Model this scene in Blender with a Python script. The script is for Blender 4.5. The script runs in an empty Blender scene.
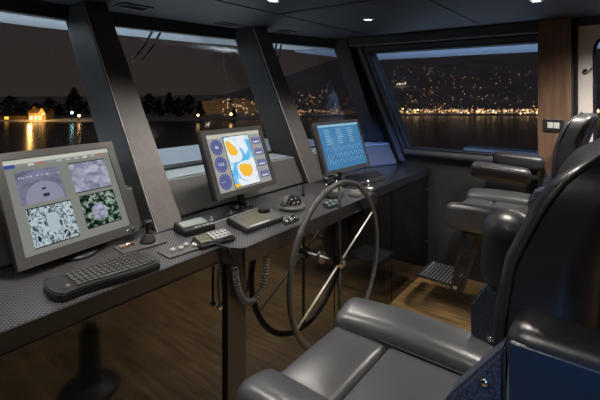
import bpy, bmesh, math, random
from mathutils import Vector, Matrix
random.seed(7)
S = bpy.context.scene
COL = S.collection
PI = math.pi
TH = math.radians(37.7)
F = 412.0
VX, VY = -math.sin(TH), math.cos(TH)
RX, RY = math.cos(TH), math.sin(TH)
CZ = 1.6

def at(px, py, z=0.92):
    """point of the horizontal plane z seen at a pixel of the survey photo"""
    D = F * (CZ - z) / (py - 92.0)
    s = (px - 300.0) * D / F
    return Vector((D*VX + s*RX, D*VY + s*RY, z))

def far(px, py, D):
    s = (px - 300.0) * D / F
    return Vector((D*VX + s*RX, D*VY + s*RY, CZ - (py-92.0)*D/F))

# ------------------------------------------------------------------ materials
def newmat(name):
    m = bpy.data.materials.new(name); m.use_nodes = True
    nt = m.node_tree; b = nt.nodes['Principled BSDF']
    return m, nt, b

def mat(name, col, rough=0.5, metal=0.0, noise=0.0, nscale=20, bump=0.0, bscale=200, coat=0.0, spec=0.5, stretch=None, col2=None, sheen=0.0):
    m, nt, b = newmat(name)
    b.inputs['Roughness'].default_value = rough
    b.inputs['Metallic'].default_value = metal
    b.inputs['Coat Weight'].default_value = coat
    b.inputs['Coat Roughness'].default_value = 0.12
    b.inputs['Specular IOR Level'].default_value = spec
    if sheen: b.inputs['Sheen Weight'].default_value = sheen
    tc = nt.nodes.new('ShaderNodeTexCoord'); mp = nt.nodes.new('ShaderNodeMapping')
    nt.links.new(tc.outputs['Object'], mp.inputs['Vector'])
    if stretch: mp.inputs['Scale'].default_value = stretch
    n = nt.nodes.new('ShaderNodeTexNoise'); n.inputs['Scale'].default_value = nscale; n.inputs['Detail'].default_value = 5
    nt.links.new(mp.outputs['Vector'], n.inputs['Vector'])
    cr = nt.nodes.new('ShaderNodeValToRGB')
    c2 = col2 if col2 else tuple(c*(1-noise) for c in col)
    cr.color_ramp.elements[0].color = (*c2, 1); cr.color_ramp.elements[0].position = 0.35
    cr.color_ramp.elements[1].color = (*col, 1); cr.color_ramp.elements[1].position = 0.65
    nt.links.new(n.outputs['Fac'], cr.inputs['Fac']); nt.links.new(cr.outputs['Color'], b.inputs['Base Color'])
    if bump:
        n2 = nt.nodes.new('ShaderNodeTexNoise'); n2.inputs['Scale'].default_value = bscale; n2.inputs['Detail'].default_value = 3
        nt.links.new(mp.outputs['Vector'], n2.inputs['Vector'])
        bp = nt.nodes.new('ShaderNodeBump'); bp.inputs['Strength'].default_value = bump; bp.inputs['Distance'].default_value = 0.004
        nt.links.new(n2.outputs['Fac'], bp.inputs['Height']); nt.links.new(bp.outputs['Normal'], b.inputs['Normal'])
    return m

def emit(name, col, strength):
    if strength <= 1: strength *= 0.78
    m = bpy.data.materials.new(name); m.use_nodes = True; nt = m.node_tree
    nt.nodes.clear()
    o = nt.nodes.new('ShaderNodeOutputMaterial'); e = nt.nodes.new('ShaderNodeEmission')
    e.inputs['Color'].default_value = (*col, 1); e.inputs['Strength'].default_value = strength
    nt.links.new(e.outputs[0], o.inputs[0]); return m

def emit_noise(name, stops, scale, strength, kind='noise', stretch=(1,1,1), detail=4):
    strength *= 0.78
    m = bpy.data.materials.new(name); m.use_nodes = True; nt = m.node_tree; nt.nodes.clear()
    o = nt.nodes.new('ShaderNodeOutputMaterial'); e = nt.nodes.new('ShaderNodeEmission')
    tc = nt.nodes.new('ShaderNodeTexCoord'); mp = nt.nodes.new('ShaderNodeMapping'); mp.inputs['Scale'].default_value = stretch
    nt.links.new(tc.outputs['Generated'], mp.inputs['Vector'])
    if kind == 'noise':
        n = nt.nodes.new('ShaderNodeTexNoise'); n.inputs['Detail'].default_value = detail; fac = n.outputs['Fac']; n.inputs['Distortion'].default_value = 0.6
    else:
        n = nt.nodes.new('ShaderNodeTexVoronoi'); fac = n.outputs['Distance']
    n.inputs['Scale'].default_value = scale
    nt.links.new(mp.outputs['Vector'], n.inputs['Vector'])
    cr = nt.nodes.new('ShaderNodeValToRGB')
    while len(cr.color_ramp.elements) < len(stops): cr.color_ramp.elements.new(0.5)
    for el, (p, c) in zip(cr.color_ramp.elements, stops): el.position = p; el.color = (*c, 1)
    nt.links.new(fac, cr.inputs['Fac']); nt.links.new(cr.outputs['Color'], e.inputs['Color'])
    e.inputs['Strength'].default_value = strength
    nt.links.new(e.outputs[0], o.inputs[0]); return m

def carbon():
    m, nt, b = newmat('carbon_weave')
    tc = nt.nodes.new('ShaderNodeTexCoord')
    w = []
    for ang in (45, -45):
        mp = nt.nodes.new('ShaderNodeMapping'); mp.inputs['Rotation'].default_value = (0, 0, math.radians(ang))
        nt.links.new(tc.outputs['Object'], mp.inputs['Vector'])
        wv = nt.nodes.new('ShaderNodeTexWave'); wv.inputs['Scale'].default_value = 25
        nt.links.new(mp.outputs['Vector'], wv.inputs['Vector']); w.append(wv)
    mx = nt.nodes.new('ShaderNodeMath'); mx.operation = 'MULTIPLY'
    nt.links.new(w[0].outputs['Fac'], mx.inputs[0]); nt.links.new(w[1].outputs['Fac'], mx.inputs[1])
    cr = nt.nodes.new('ShaderNodeValToRGB')
    cr.color_ramp.elements[0].color = (0.008, 0.008, 0.010, 1); cr.color_ramp.elements[0].position = 0.1
    cr.color_ramp.elements[1].color = (0.19, 0.19, 0.195, 1); cr.color_ramp.elements[1].position = 0.7
    nt.links.new(mx.outputs[0], cr.inputs['Fac']); nt.links.new(cr.outputs['Color'], b.inputs['Base Color'])
    b.inputs['Roughness'].default_value = 0.32; b.inputs['Coat Weight'].default_value = 0.4; b.inputs['Coat Roughness'].default_value = 0.25
    return m

def wood_floor():
    m, nt, b = newmat('oak_planks')
    tc = nt.nodes.new('ShaderNodeTexCoord')
    br = nt.nodes.new('ShaderNodeTexBrick')
    br.inputs['Scale'].default_value = 1.0; br.inputs['Brick Width'].default_value = 1.1; br.inputs['Row Height'].default_value = 0.12
    br.inputs['Mortar Size'].default_value = 0.0015; br.inputs['Color1'].default_value = (0.42, 0.28, 0.13, 1); br.inputs['Color2'].default_value = (0.30, 0.195, 0.085, 1)
    br.inputs['Mortar'].default_value = (0.05, 0.03, 0.015, 1)
    nt.links.new(tc.outputs['Object'], br.inputs['Vector'])
    mp = nt.nodes.new('ShaderNodeMapping'); mp.inputs['Scale'].default_value = (2.2, 26, 1)
    nt.links.new(tc.outputs['Object'], mp.inputs['Vector'])
    n = nt.nodes.new('ShaderNodeTexNoise'); n.inputs['Scale'].default_value = 1.6; n.inputs['Detail'].default_value = 8
    nt.links.new(mp.outputs['Vector'], n.inputs['Vector'])
    cr = nt.nodes.new('ShaderNodeValToRGB')
    cr.color_ramp.elements[0].position = 0.32; cr.color_ramp.elements[0].color = (0.42, 0.38, 0.34, 1)
    cr.color_ramp.elements[1].position = 0.68; cr.color_ramp.elements[1].color = (1.15, 1.1, 1.05, 1)
    nt.links.new(n.outputs['Fac'], cr.inputs['Fac'])
    mx = nt.nodes.new('ShaderNodeMixRGB'); mx.blend_type = 'MULTIPLY'; mx.inputs[0].default_value = 1
    nt.links.new(br.outputs['Color'], mx.inputs[1]); nt.links.new(cr.outputs['Color'], mx.inputs[2])
    nt.links.new(mx.outputs[0], b.inputs['Base Color']); b.inputs['Roughness'].default_value = 0.42
    return m

def glass_mat(name, refl=1.0, tint=(0.86, 0.86, 0.88)):
    m = bpy.data.materials.new(name); m.use_nodes = True; nt = m.node_tree; nt.nodes.clear()
    o = nt.nodes.new('ShaderNodeOutputMaterial'); t = nt.nodes.new('ShaderNodeBsdfTransparent'); t.inputs[0].default_value = (*tint, 1)
    g = nt.nodes.new('ShaderNodeBsdfGlossy'); g.inputs['Roughness'].default_value = 0.07
    fr = nt.nodes.new('ShaderNodeFresnel'); fr.inputs['IOR'].default_value = 1.35
    mu = nt.nodes.new('ShaderNodeMath'); mu.operation = 'MULTIPLY'; mu.inputs[1].default_value = refl
    nt.links.new(fr.outputs[0], mu.inputs[0])
    mx = nt.nodes.new('ShaderNodeMixShader')
    nt.links.new(mu.outputs[0], mx.inputs[0]); nt.links.new(t.outputs[0], mx.inputs[1]); nt.links.new(g.outputs[0], mx.inputs[2])
    nt.links.new(mx.outputs[0], o.inputs[0]); return m

def smoked():
    m, nt, b = newmat('smoked_gloss_panel')
    b.inputs['Base Color'].default_value = (0.006, 0.006, 0.006, 1); b.inputs['Roughness'].default_value = 0.06
    b.inputs['IOR'].default_value = 1.6; b.inputs['Specular IOR Level'].default_value = 0.75
    return m

M = dict(
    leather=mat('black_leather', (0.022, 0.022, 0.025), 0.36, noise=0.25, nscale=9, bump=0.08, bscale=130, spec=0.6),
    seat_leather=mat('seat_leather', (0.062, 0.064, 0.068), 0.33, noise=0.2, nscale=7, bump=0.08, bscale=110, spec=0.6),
    leather_blue_lit=mat('blue_lit_leather', (0.012, 0.032, 0.065), 0.36, noise=0.2, nscale=8, bump=0.08, bscale=120, spec=0.6),  # black leather with the blue light put into its colour
    fabric=mat('speckled_fabric', (0.05, 0.065, 0.10), 0.9, nscale=260, col2=(0.008, 0.012, 0.02), bump=0.5, bscale=300),
    piping=mat('piping', (0.12, 0.12, 0.125), 0.4, noise=0.2),
    stitch=mat('dark_seam', (0.012, 0.012, 0.013), 0.6, noise=0.2),
    pillar=mat('pillar_leather', (0.125, 0.115, 0.11), 0.55, noise=0.15, nscale=30, bump=0.25, bscale=220),
    pillar_dark=mat('pillar_side_shaded', (0.022, 0.022, 0.023), 0.6, noise=0.2, nscale=20),  # shade on the pillar sides put into the colour, darker than the facing
    dash=mat('dash_padding', (0.09, 0.088, 0.088), 0.55, noise=0.15, nscale=40, bump=0.25, bscale=240),
    ceiling=mat('ceiling_panel', (0.009, 0.010, 0.013), 0.6, noise=0.2, nscale=5),
    trim=mat('dark_trim', (0.04, 0.04, 0.043), 0.5, noise=0.2, nscale=12),
    wall=mat('wall_padding', (0.032, 0.033, 0.036), 0.6, noise=0.2, nscale=6, bump=0.2, bscale=160),
    frame=mat('window_frame', (0.075, 0.078, 0.088), 0.4, noise=0.2, nscale=15),
    sill_pale=mat('pale_sill', (0.27, 0.34, 0.38), 0.6, noise=0.08, nscale=4),
    hull=mat('painted_superstructure', (0.42, 0.47, 0.50), 0.6, noise=0.06, nscale=1.5),
    hull_blue=mat('painted_side_deck', (0.34, 0.42, 0.55), 0.6, noise=0.06, nscale=1.5),
    bulwark=mat('bulwark_paint', (0.10, 0.125, 0.16), 0.6, noise=0.06, nscale=1.5),
    wood=mat('walnut_veneer', (0.15, 0.09, 0.056), 0.35, nscale=5, col2=(0.09, 0.053, 0.033), stretch=(6, 6, 0.7), coat=0.15),
    white=mat('white_door_paint', (0.62, 0.57, 0.54), 0.35, noise=0.05, nscale=2),
    black=mat('black_plastic', (0.012, 0.012, 0.014), 0.42, noise=0.3, nscale=60),
    bezel=mat('monitor_bezel', (0.052, 0.050, 0.050), 0.42, noise=0.12, nscale=50),
    key=mat('keycap', (0.025, 0.025, 0.028), 0.4, noise=0.15, nscale=50),
    grey=mat('grey_plastic', (0.095, 0.095, 0.093), 0.45, noise=0.15, nscale=50),
    lightgrey=mat('light_grey_plastic', (0.45, 0.45, 0.44), 0.4, noise=0.1, nscale=50),
    metal=mat('brushed_steel', (0.6, 0.59, 0.57), 0.25, 1.0, noise=0.1, nscale=40),
    spoke_steel=mat('satin_spoke', (0.75, 0.73, 0.70), 0.38, 0.35, noise=0.05),
    chrome=mat('chrome', (0.85, 0.84, 0.82), 0.08, 1.0, noise=0.03),
    copper=mat('copper', (0.8, 0.5, 0.33), 0.25, 1.0, noise=0.1),
    blackmetal=mat('black_powder_coat', (0.026, 0.027, 0.03), 0.45, 0.2, noise=0.2, nscale=30),
    tread=mat('tread_metal', (0.55, 0.55, 0.56), 0.4, 0.6, noise=0.2, nscale=40),
    rim=mat('wheel_leather', (0.052, 0.052, 0.054), 0.45, noise=0.2, nscale=40, bump=0.2, bscale=250),
    post=mat('desk_post', (0.016, 0.014, 0.013), 0.45, noise=0.2, nscale=10),
    desk_dark=mat('black_lacquer', (0.028, 0.029, 0.032), 0.22, noise=0.2, nscale=10, coat=0.4),
    lip=mat('desk_edge', (0.016, 0.016, 0.017), 0.3, noise=0.2, nscale=14, coat=0.3),
    water=None, carbon=carbon(), floor=wood_floor(), smoked=smoked(),
    glass=glass_mat('window_glass', 0.45), lens=glass_mat('lens_glass', 1.0, (0.95, 0.95, 0.95)),
    lcd_grey=mat('lcd_olive', (0.12, 0.115, 0.075), 0.25, noise=0.1), lcd_green=mat('lcd_green', (0.22, 0.25, 0.22), 0.3, noise=0.1),
    tree=mat('night_foliage', (0.020, 0.021, 0.014), 0.9, noise=0.4, nscale=2),
    land=mat('night_land', (0.020, 0.020, 0.019), 0.95, noise=0.4, nscale=0.1),
    hill=mat('hill_haze', (0.72, 0.70, 0.74), 0.95, noise=0.3, nscale=0.05),  # pale colour stands in for haze glow over the dark hill
    house=mat('house_wall', (0.55, 0.38, 0.18), 0.8, noise=0.15, nscale=1),
    roof=mat('house_roof', (0.30, 0.19, 0.09), 0.9, noise=0.2, nscale=1),
)

# ------------------------------------------------------------------ mesh helpers
def new(name, bm, m, parent=None, smooth=False, mats=None):
    me = bpy.data.meshes.new(name)
    bmesh.ops.recalc_face_normals(bm, faces=bm.faces)
    bm.to_mesh(me); bm.free()
    for mm in (mats or [m]): me.materials.append(mm)
    if smooth:
        for p in me.polygons: p.use_smooth = True
    o = bpy.data.objects.new(name, me); COL.objects.link(o)
    if parent: o.parent = parent
    return o

def thing(name, label, cat, loc=(0,0,0), rot=None, group=None, matrix=None):
    o = bpy.data.objects.new(name, None); COL.objects.link(o)
    o.empty_display_size = 0.1
    if matrix is not None: o.matrix_world = matrix
    else:
        o.location = loc
        if rot: o.rotation_euler = rot
    o['label'] = label; o['category'] = cat
    if group: o['group'] = group
    return o

def tag(o, label, cat, group=None, kind=None):
    o['label'] = label; o['category'] = cat
    if group: o['group'] = group
    if kind: o['kind'] = kind
    return o

def struct(o):
    o['kind'] = 'structure'; return o

def box(bm, x0, x1, y0, y1, z0, z1, mi=0):
    v = [bm.verts.new((x, y, z)) for x in (x0, x1) for y in (y0, y1) for z in (z0, z1)]
    fs = [(0,1,3,2), (4,6,7,5), (0,4,5,1), (2,3,7,6), (0,2,6,4), (1,5,7,3)]
    for f in fs:
        fc = bm.faces.new([v[i] for i in f]); fc.material_index = mi
    return v

def bbox(x0, x1, y0, y1, z0, z1, bevel=0.0, seg=2):
    bm = bmesh.new(); box(bm, x0, x1, y0, y1, z0, z1)
    if bevel: bmesh.ops.bevel(bm, geom=bm.edges[:], offset=bevel, segments=seg, profile=0.6, affect='EDGES')
    return bm

def prism(bm, poly, z0, z1, mi=0):
    a = [bm.verts.new((p[0], p[1], z0)) for p in poly]; b = [bm.verts.new((p[0], p[1], z1)) for p in poly]
    n = len(poly)
    for f in [a, b] + [[a[i], a[(i+1) % n], b[(i+1) % n], b[i]] for i in range(n)]:
        bm.faces.new(f).material_index = mi
    return a, b

def extr(bm, poly3, off):
    """prism of a 3D polygon swept by a vector"""
    off = Vector(off)
    a = [bm.verts.new(p) for p in poly3]; b = [bm.verts.new(Vector(p)+off) for p in poly3]
    n = len(a)
    for f in [a, b] + [[a[i], a[(i+1) % n], b[(i+1) % n], b[i]] for i in range(n)]: bm.faces.new(f)
    return a, b

def hexa(bm, A, B):
    a = [bm.verts.new(p) for p in A]; b = [bm.verts.new(p) for p in B]
    for f in [a, b] + [[a[i], a[(i+1) % 4], b[(i+1) % 4], b[i]] for i in range(4)]: bm.faces.new(f)

def cyl(bm, p, q, r, r2=None, n=16, caps=True):
    p = Vector(p); q = Vector(q); r2 = r if r2 is None else r2
    d = (q-p).normalized(); u = d.orthogonal().normalized(); w = d.cross(u)
    A = [bm.verts.new(p + r*(math.cos(2*PI*i/n)*u + math.sin(2*PI*i/n)*w)) for i in range(n)]
    B = [bm.verts.new(q + r2*(math.cos(2*PI*i/n)*u + math.sin(2*PI*i/n)*w)) for i in range(n)]
    for i in range(n): bm.faces.new([A[i], A[(i+1) % n], B[(i+1) % n], B[i]])
    if caps: bm.faces.new(A[::-1]); bm.faces.new(B)

def tube(bm, pts, r, n=8, closed=False):
    pts = [Vector(p) for p in pts]; m = len(pts); rings = []
    u = None
    for i, p in enumerate(pts):
        if closed: d = (pts[(i+1) % m] - pts[i-1])
        else: d = pts[min(i+1, m-1)] - pts[max(i-1, 0)]
        d.normalize()
        if u is None: u = d.orthogonal().normalized()
        else: u = (u - d*u.dot(d)).normalized()
        w = d.cross(u); rr = r[i] if isinstance(r, list) else r
        rings.append([bm.verts.new(p + rr*(math.cos(2*PI*k/n)*u + math.sin(2*PI*k/n)*w)) for k in range(n)])
    for i in range(m if closed else m-1):
        a, b = rings[i], rings[(i+1) % m]
        for k in range(n): bm.faces.new([a[k], a[(k+1) % n], b[(k+1) % n], b[k]])
    if not closed: bm.faces.new(rings[0][::-1]); bm.faces.new(rings[-1])

def lathe(bm, prof, n=24, c=(0,0,0)):
    """prof: list of (r,z)"""
    rings = []
    for r, z in prof:
        rings.append([bm.verts.new((c[0]+r*math.cos(2*PI*k/n), c[1]+r*math.sin(2*PI*k/n), c[2]+z)) for k in range(n)])
    for a, b in zip(rings, rings[1:]):
        for k in range(n): bm.faces.new([a[k], a[(k+1) % n], b[(k+1) % n], b[k]])
    bm.faces.new(rings[0][::-1]); bm.faces.new(rings[-1])

def rbox(hx, hy, hz, r, n=10, fn=None, c=(0,0,0)):
    """rounded, finely divided box; fn maps a point (and its unit-box position) to a new point"""
    bm = bmesh.new()
    bmesh.ops.create_cube(bm, size=2)
    bmesh.ops.subdivide_edges(bm, edges=bm.edges[:], cuts=n, use_grid_fill=True)
    h = Vector((hx, hy, hz))
    def warp(t, hh):
        # cluster loops near edges
        k = r/hh
        a = abs(t)
        if a > 0.5: v = (1-k) + k*(a-0.5)/0.5
        else: v = (1-k)*a/0.5
        return math.copysign(v, t)*hh
    for v in bm.verts:
        p = Vector([warp(v.co[i], h[i]) for i in range(3)])
        core = Vector([max(-(h[i]-r), min(h[i]-r, p[i])) for i in range(3)])
        d = p-core
        if d.length > 1e-7:
            # map cube shell onto sphere
            mx = max(abs(d.x), abs(d.y), abs(d.z))
            d = d.normalized()*mx
        q = core+d
        if fn: q = fn(q)
        v.co = q + Vector(c)
    return bm

def text_mesh(s, size, name, m, parent, loc, rot=(0,0,0)):
    cu = bpy.data.curves.new(name, 'FONT'); cu.body = s; cu.size = size; cu.align_x = 'CENTER'; cu.align_y = 'CENTER'; cu.extrude = 0.0003
    t = bpy.data.objects.new(name, cu)
    me = bpy.data.meshes.new_from_object(t)
    bpy.data.objects.remove(t)
    me.materials.clear(); me.materials.append(m)
    o = bpy.data.objects.new(name, me); COL.objects.link(o)
    if parent: o.parent = parent
    o.location = loc; o.rotation_euler = rot
    return o

# ------------------------------------------------------------------ camera, world
cam = bpy.data.cameras.new('camera'); co = bpy.data.objects.new('camera', cam); COL.objects.link(co)
co.location = (0, 0, CZ); co.rotation_euler = (PI/2, 0, TH)
cam.sensor_width = 36; cam.lens = F/600*36; cam.shift_y = -108/600; cam.clip_start = 0.02; cam.clip_end = 3000
S.camera = co
S.view_settings.view_transform = 'Standard'; S.view_settings.look = 'None'
S.view_settings.exposure = 0.38; S.view_settings.gamma = 1; S.view_settings.use_curve_mapping = False
w = bpy.data.worlds.new('night'); S.world = w; w.use_nodes = True
nt = w.node_tree; bg = nt.nodes['Background']
tc = nt.nodes.new('ShaderNodeTexCoord'); sx = nt.nodes.new('ShaderNodeSeparateXYZ'); nt.links.new(tc.outputs['Generated'], sx.inputs[0])
cr = nt.nodes.new('ShaderNodeValToRGB'); nt.links.new(sx.outputs['Z'], cr.inputs[0])
e = cr.color_ramp.elements
e[0].position = 0.0; e[0].color = (0.030, 0.023, 0.019, 1)
e[1].position = 0.35; e[1].color = (0.018, 0.017, 0.019, 1)
nt.links.new(cr.outputs[0], bg.inputs[0]); bg.inputs[1].default_value = 1.0

# ------------------------------------------------------------------ room shell
PORT, STBD, AFT, ZC = -1.9, 3.67, 1.9, 2.14
struct(new('floor', bbox(-2.3, AFT, PORT, STBD+0.12, -0.05, 0), M['floor']))
bm = bbox(-3.0, AFT, PORT, STBD+0.12, ZC, ZC+0.05)
struct(new('ceiling', bm, M['ceiling']))
# raised ceiling battens / seams
for nm, (x0, x1, y0, y1) in {'trim_1': (-1.92, -1.86, PORT, STBD), 'trim_2': (-1.86, AFT, 2.16, 2.19), 'trim_3': (-0.9, -0.87, PORT, STBD)}.items():
    struct(new(nm, bbox(x0, x1, y0, y1, ZC-0.006, ZC-0.0005, 0.002), M['ceiling']))
struct(new('wall_port', bbox(-3.0, AFT, PORT-0.08, PORT, 0, ZC), M['wall']))
struct(new('wall_aft', bbox(AFT, AFT+0.08, PORT, STBD, 0, ZC), M['wall']))
struct(new('wall_front', bbox(-2.2, -2.12, PORT, STBD, 0, 1.05), M['trim']))

# starboard wall with a slanted window hole
WS = [(-1.938, 1.984), (-1.542, 1.087), (-0.34, 1.087), (-0.34, 1.984)]     # window outline (x,z)
bm = bmesh.new()
Y0, Y1 = STBD, STBD+0.1
def wq(p): 
    extr(bm, [(x, Y0, z) for x, z in p], (0, Y1-Y0, 0))
wq([(-0.252, 0), (-0.252, 1.087), (-1.542, 1.087), (-1.7, 1.087), (-1.9, 1.087), (-1.88, 0)])
wq([(-2.25, 1.984), (-0.252, 1.984), (-0.252, ZC), (-2.31, ZC)])
wq([(-1.9, 1.087), (-1.542, 1.087), (-1.938, 1.984), (-2.25, 1.984)])
wq([(-0.34, 1.087), (-0.252, 1.087), (-0.252, 1.984), (-0.34, 1.984)])
wq([(0.75, 0), (AFT, 0), (AFT, ZC), (0.75, ZC)])
bm2 = bm
struct(new('wall_starboard', bm, M['wall']))
def frame_loop(poly, width, y0, y1):
    """bars along a polygon (x,z), on its outside"""
    bm = bmesh.new(); n = len(poly)
    c = Vector((sum(p[0] for p in poly)/n, sum(p[1] for p in poly)/n))
    ln = []
    for i in range(n):
        a, b = Vector(poly[i]), Vector(poly[(i+1) % n]); d = (b-a).normalized(); nn = Vector((d.y, -d.x))
        if nn.dot(a-c) < 0: nn = -nn
        ln.append((a+nn*width, d))
    outer = []
    for i in range(n):
        (p, d), (q, e2) = ln[i-1], ln[i]
        t = ((q-p).x*e2.y-(q-p).y*e2.x)/(d.x*e2.y-d.y*e2.x); outer.append(p+d*t)
    for i in range(n):
        j = (i+1) % n
        A = [(poly[i][0], y0, poly[i][1]), (poly[j][0], y0, poly[j][1]), (outer[j].x, y0, outer[j].y), (outer[i].x, y0, outer[i].y)]
        extr(bm, A, (0, y1-y0, 0))
    return bm
win = struct(new('window_4', bbox(-1.99, -0.30, STBD+0.05, STBD+0.058, 1.04, 2.03), M['glass']))
# the pane follows the slanted opening
bm = bmesh.new(); extr(bm, [(x, STBD+0.05, z) for x, z in WS], (0, 0.008, 0))
win.data.clear_geometry(); bm.to_mesh(win.data); bm.free()
o = new('window_frame', frame_loop(WS, 0.055, STBD-0.035, STBD+0.03), M['frame'], win)
o = new('rubber_seal', frame_loop([(x*1.0, z) for x, z in WS], 0.012, STBD-0.045, STBD-0.035), M['stitch'], win)
bm = rbox(0.66, 0.035, 0.03, 0.028, 8, c=(-0.93, STBD-0.03, 1.045)); struct(new('trim_4', bm, M['frame'], smooth=True))
# header over the side window
struct(new('trim_5', bbox(-2.4, -0.46, STBD-0.10, STBD-0.001, 2.05, ZC-0.001, 0.012), M['trim']))
# corner post between windscreen and side window
def post(poly_b, poly_t, name, m):
    bm = bmesh.new(); hexa(bm, poly_b, poly_t); 
    bmesh.ops.recalc_face_normals(bm, faces=bm.faces)
    bmesh.ops.bevel(bm, geom=bm.edges[:], offset=0.01, segments=2, affect='EDGES')
    return new(name, bm, m)
struct(post([(-1.80, 3.56, 1.122), (-1.80, 3.668, 1.122), (-1.93, 3.668, 1.122), (-1.95, 3.56, 1.122)],
            [(-2.16, 3.56, ZC), (-2.16, 3.668, ZC), (-2.32, 3.668, ZC), (-2.36, 3.56, ZC)], 'trim_6', M['pillar_dark']))
struct(post([(-1.57, 3.62, 0.95), (-1.57, 3.668, 0.95), (-1.625, 3.668, 0.95), (-1.625, 3.62, 0.95)],
            [(-2.06, 3.62, ZC), (-2.06, 3.668, ZC), (-2.13, 3.668, ZC), (-2.13, 3.62, ZC)], 'trim_7', M['frame']))

# windscreen: facets of a raked, bowed front
TS = [-1.9, -0.09, 1.235, 2.55, STBD]
TOP = [2.3, 2.58, 2.74, 2.587, 2.28]; BOT = [2.02, 2.16, 2.22, 2.166, 1.906]
ZB, ZT = 1.126, 2.05
for i in range(4):
    bm = bmesh.new()
    A = [(-BOT[i], TS[i], ZB), (-BOT[i+1], TS[i+1], ZB), (-TOP[i+1], TS[i+1], ZT), (-TOP[i], TS[i], ZT)]
    extr(bm, A, (-0.008, 0, 0.004))
    g = struct(new('window_%d' % (i if i else 5), bm, M['glass']))
    bm = bmesh.new()     # header strip, fixed to the pane's top
    extr(bm, [(-TOP[i]+0.012, TS[i], ZT), (-TOP[i+1]+0.012, TS[i+1], ZT), (-TOP[i+1]-0.06, TS[i+1], ZT), (-TOP[i]-0.06, TS[i], ZT)], (0, 0, ZC-ZT))
    hs = new('window_header', bm, M['trim'], g)
    bm = bmesh.new(); h = 0.012
    tube(bm, [(-BOT[i]+0.006, TS[i], ZB), (-BOT[i+1]+0.006, TS[i+1], ZB)], 0.008)
    new('rubber_seal', bm, M['stitch'], g)
# pillars
def pillar(t0, t1, a0, a1, g0, g1, nm):
    o = struct(post([(-a0, t0, 0.92), (-a0, t1, 0.92), (-g0, t1, 0.92), (-g0, t0, 0.92)], [(-a1, t0, ZC), (-a1, t1, ZC), (-g1, t1, ZC), (-g1, t0, ZC)], nm, M['pillar_dark']))
    # padded, stitched aft face
    bm = bmesh.new()
    hexa(bm, [(-a0+0.012, t0, 0.922), (-a0+0.012, t1, 0.922), (-a0-0.004, t1, 0.922), (-a0-0.004, t0, 0.922)],
         [(-a1+0.012, t0, ZC-0.002), (-a1+0.012, t1, ZC-0.002), (-a1-0.004, t1, ZC-0.002), (-a1-0.004, t0, ZC-0.002)])
    bmesh.ops.recalc_face_normals(bm, faces=bm.faces)
    bmesh.ops.bevel(bm, geom=bm.edges[:], offset=0.004, segments=2, affect='EDGES')
    new('leather_facing', bm, M['pillar'], o)
    bm = bmesh.new(); tube(bm, [(-a0+0.010, t0-0.001, 0.925), (-a1+0.010, t0-0.001, ZC-0.005)], 0.0022, 6); new('piping', bm, M['lightgrey'], o)
pillar(1.15, 1.30, 1.763, 2.53, 2.11, 2.82, 'trim_8')
pillar(2.445, 2.62, 1.81, 2.39, 2.09, 2.64, 'trim_9')
pillar(-0.16, -0.02, 1.763, 2.30, 2.10, 2.62, 'trim_10')
# pale sill behind the dash padding
DB = [(-1.9, 1.85), (1.24, 1.88), (2.55, 1.84), (3.3, 1.80), (3.67, 1.64)]
def dbase(t):
    for (a, u), (b, v) in zip(DB, DB[1:]):
        if a <= t <= b: return u+(v-u)*(t-a)/(b-a)
    return DB[-1][1]
def gbot(t):
    for i in range(4):
        if TS[i] <= t <= TS[i+1]: return BOT[i]+(BOT[i+1]-BOT[i])*(t-TS[i])/(TS[i+1]-TS[i])
    return BOT[-1]
bm = bmesh.new()
ks = [-1.9, -0.09, 1.235, 2.55, 3.3, 3.67]
for a, b in zip(ks, ks[1:]):
    hexa(bm, [(-dbase(a)-0.10, a, 1.108), (-dbase(b)-0.10, b, 1.108), (-gbot(b)-0.0, b, 1.118), (-gbot(a)-0.0, a, 1.118)],
         [(-dbase(a)-0.10, a, 1.05), (-dbase(b)-0.10, b, 1.05), (-gbot(b)-0.0, b, 1.05), (-gbot(a)-0.0, a, 1.05)])
struct(new('trim_11', bm, M['sill_pale']))
# dash padding panels
for k, (a, b) in enumerate([(-1.88, -0.17), (-0.01, 1.16), (1.32, 2.45), (2.64, 3.3), (3.3, 3.665)]):
    bm = bmesh.new(); da, db = dbase(a), dbase(b)
    hexa(bm, [(-da, a, 0.921), (-db, b, 0.921), (-db-0.11, b, 1.12), (-da-0.11, a, 1.12)],
         [(-da-0.05, a, 0.921), (-db-0.05, b, 0.921), (-db-0.15, b, 1.10), (-da-0.15, a, 1.10)])
    bmesh.ops.recalc_face_normals(bm, faces=bm.faces)
    bmesh.ops.bevel(bm, geom=bm.edges[:], offset=0.012, segments=3, affect='EDGES')
    struct(new('trim_%d' % (12+k), bm, M['dash'], smooth=False))

# ------------------------------------------------------------------ walnut column, switch, door
struct(new('wall_column', bbox(-0.484, -0.272, 3.57, STBD-0.001, 0, ZC-0.001, 0.004), M['wood']))
sw = thing('switch_plate', 'black switch plate with two white rockers on the walnut column', 'light switch', (-0.381, 3.57, 1.353))
new('plate', bbox(-0.066, 0.066, -0.012, -0.0005, -0.045, 0.045, 0.004), M['black'], sw)
for dx in (-0.02, 0.02): new('rocker', bbox(dx-0.018, dx+0.018, -0.017, -0.0125, -0.022, 0.022, 0.002), M['lightgrey'], sw)
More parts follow.
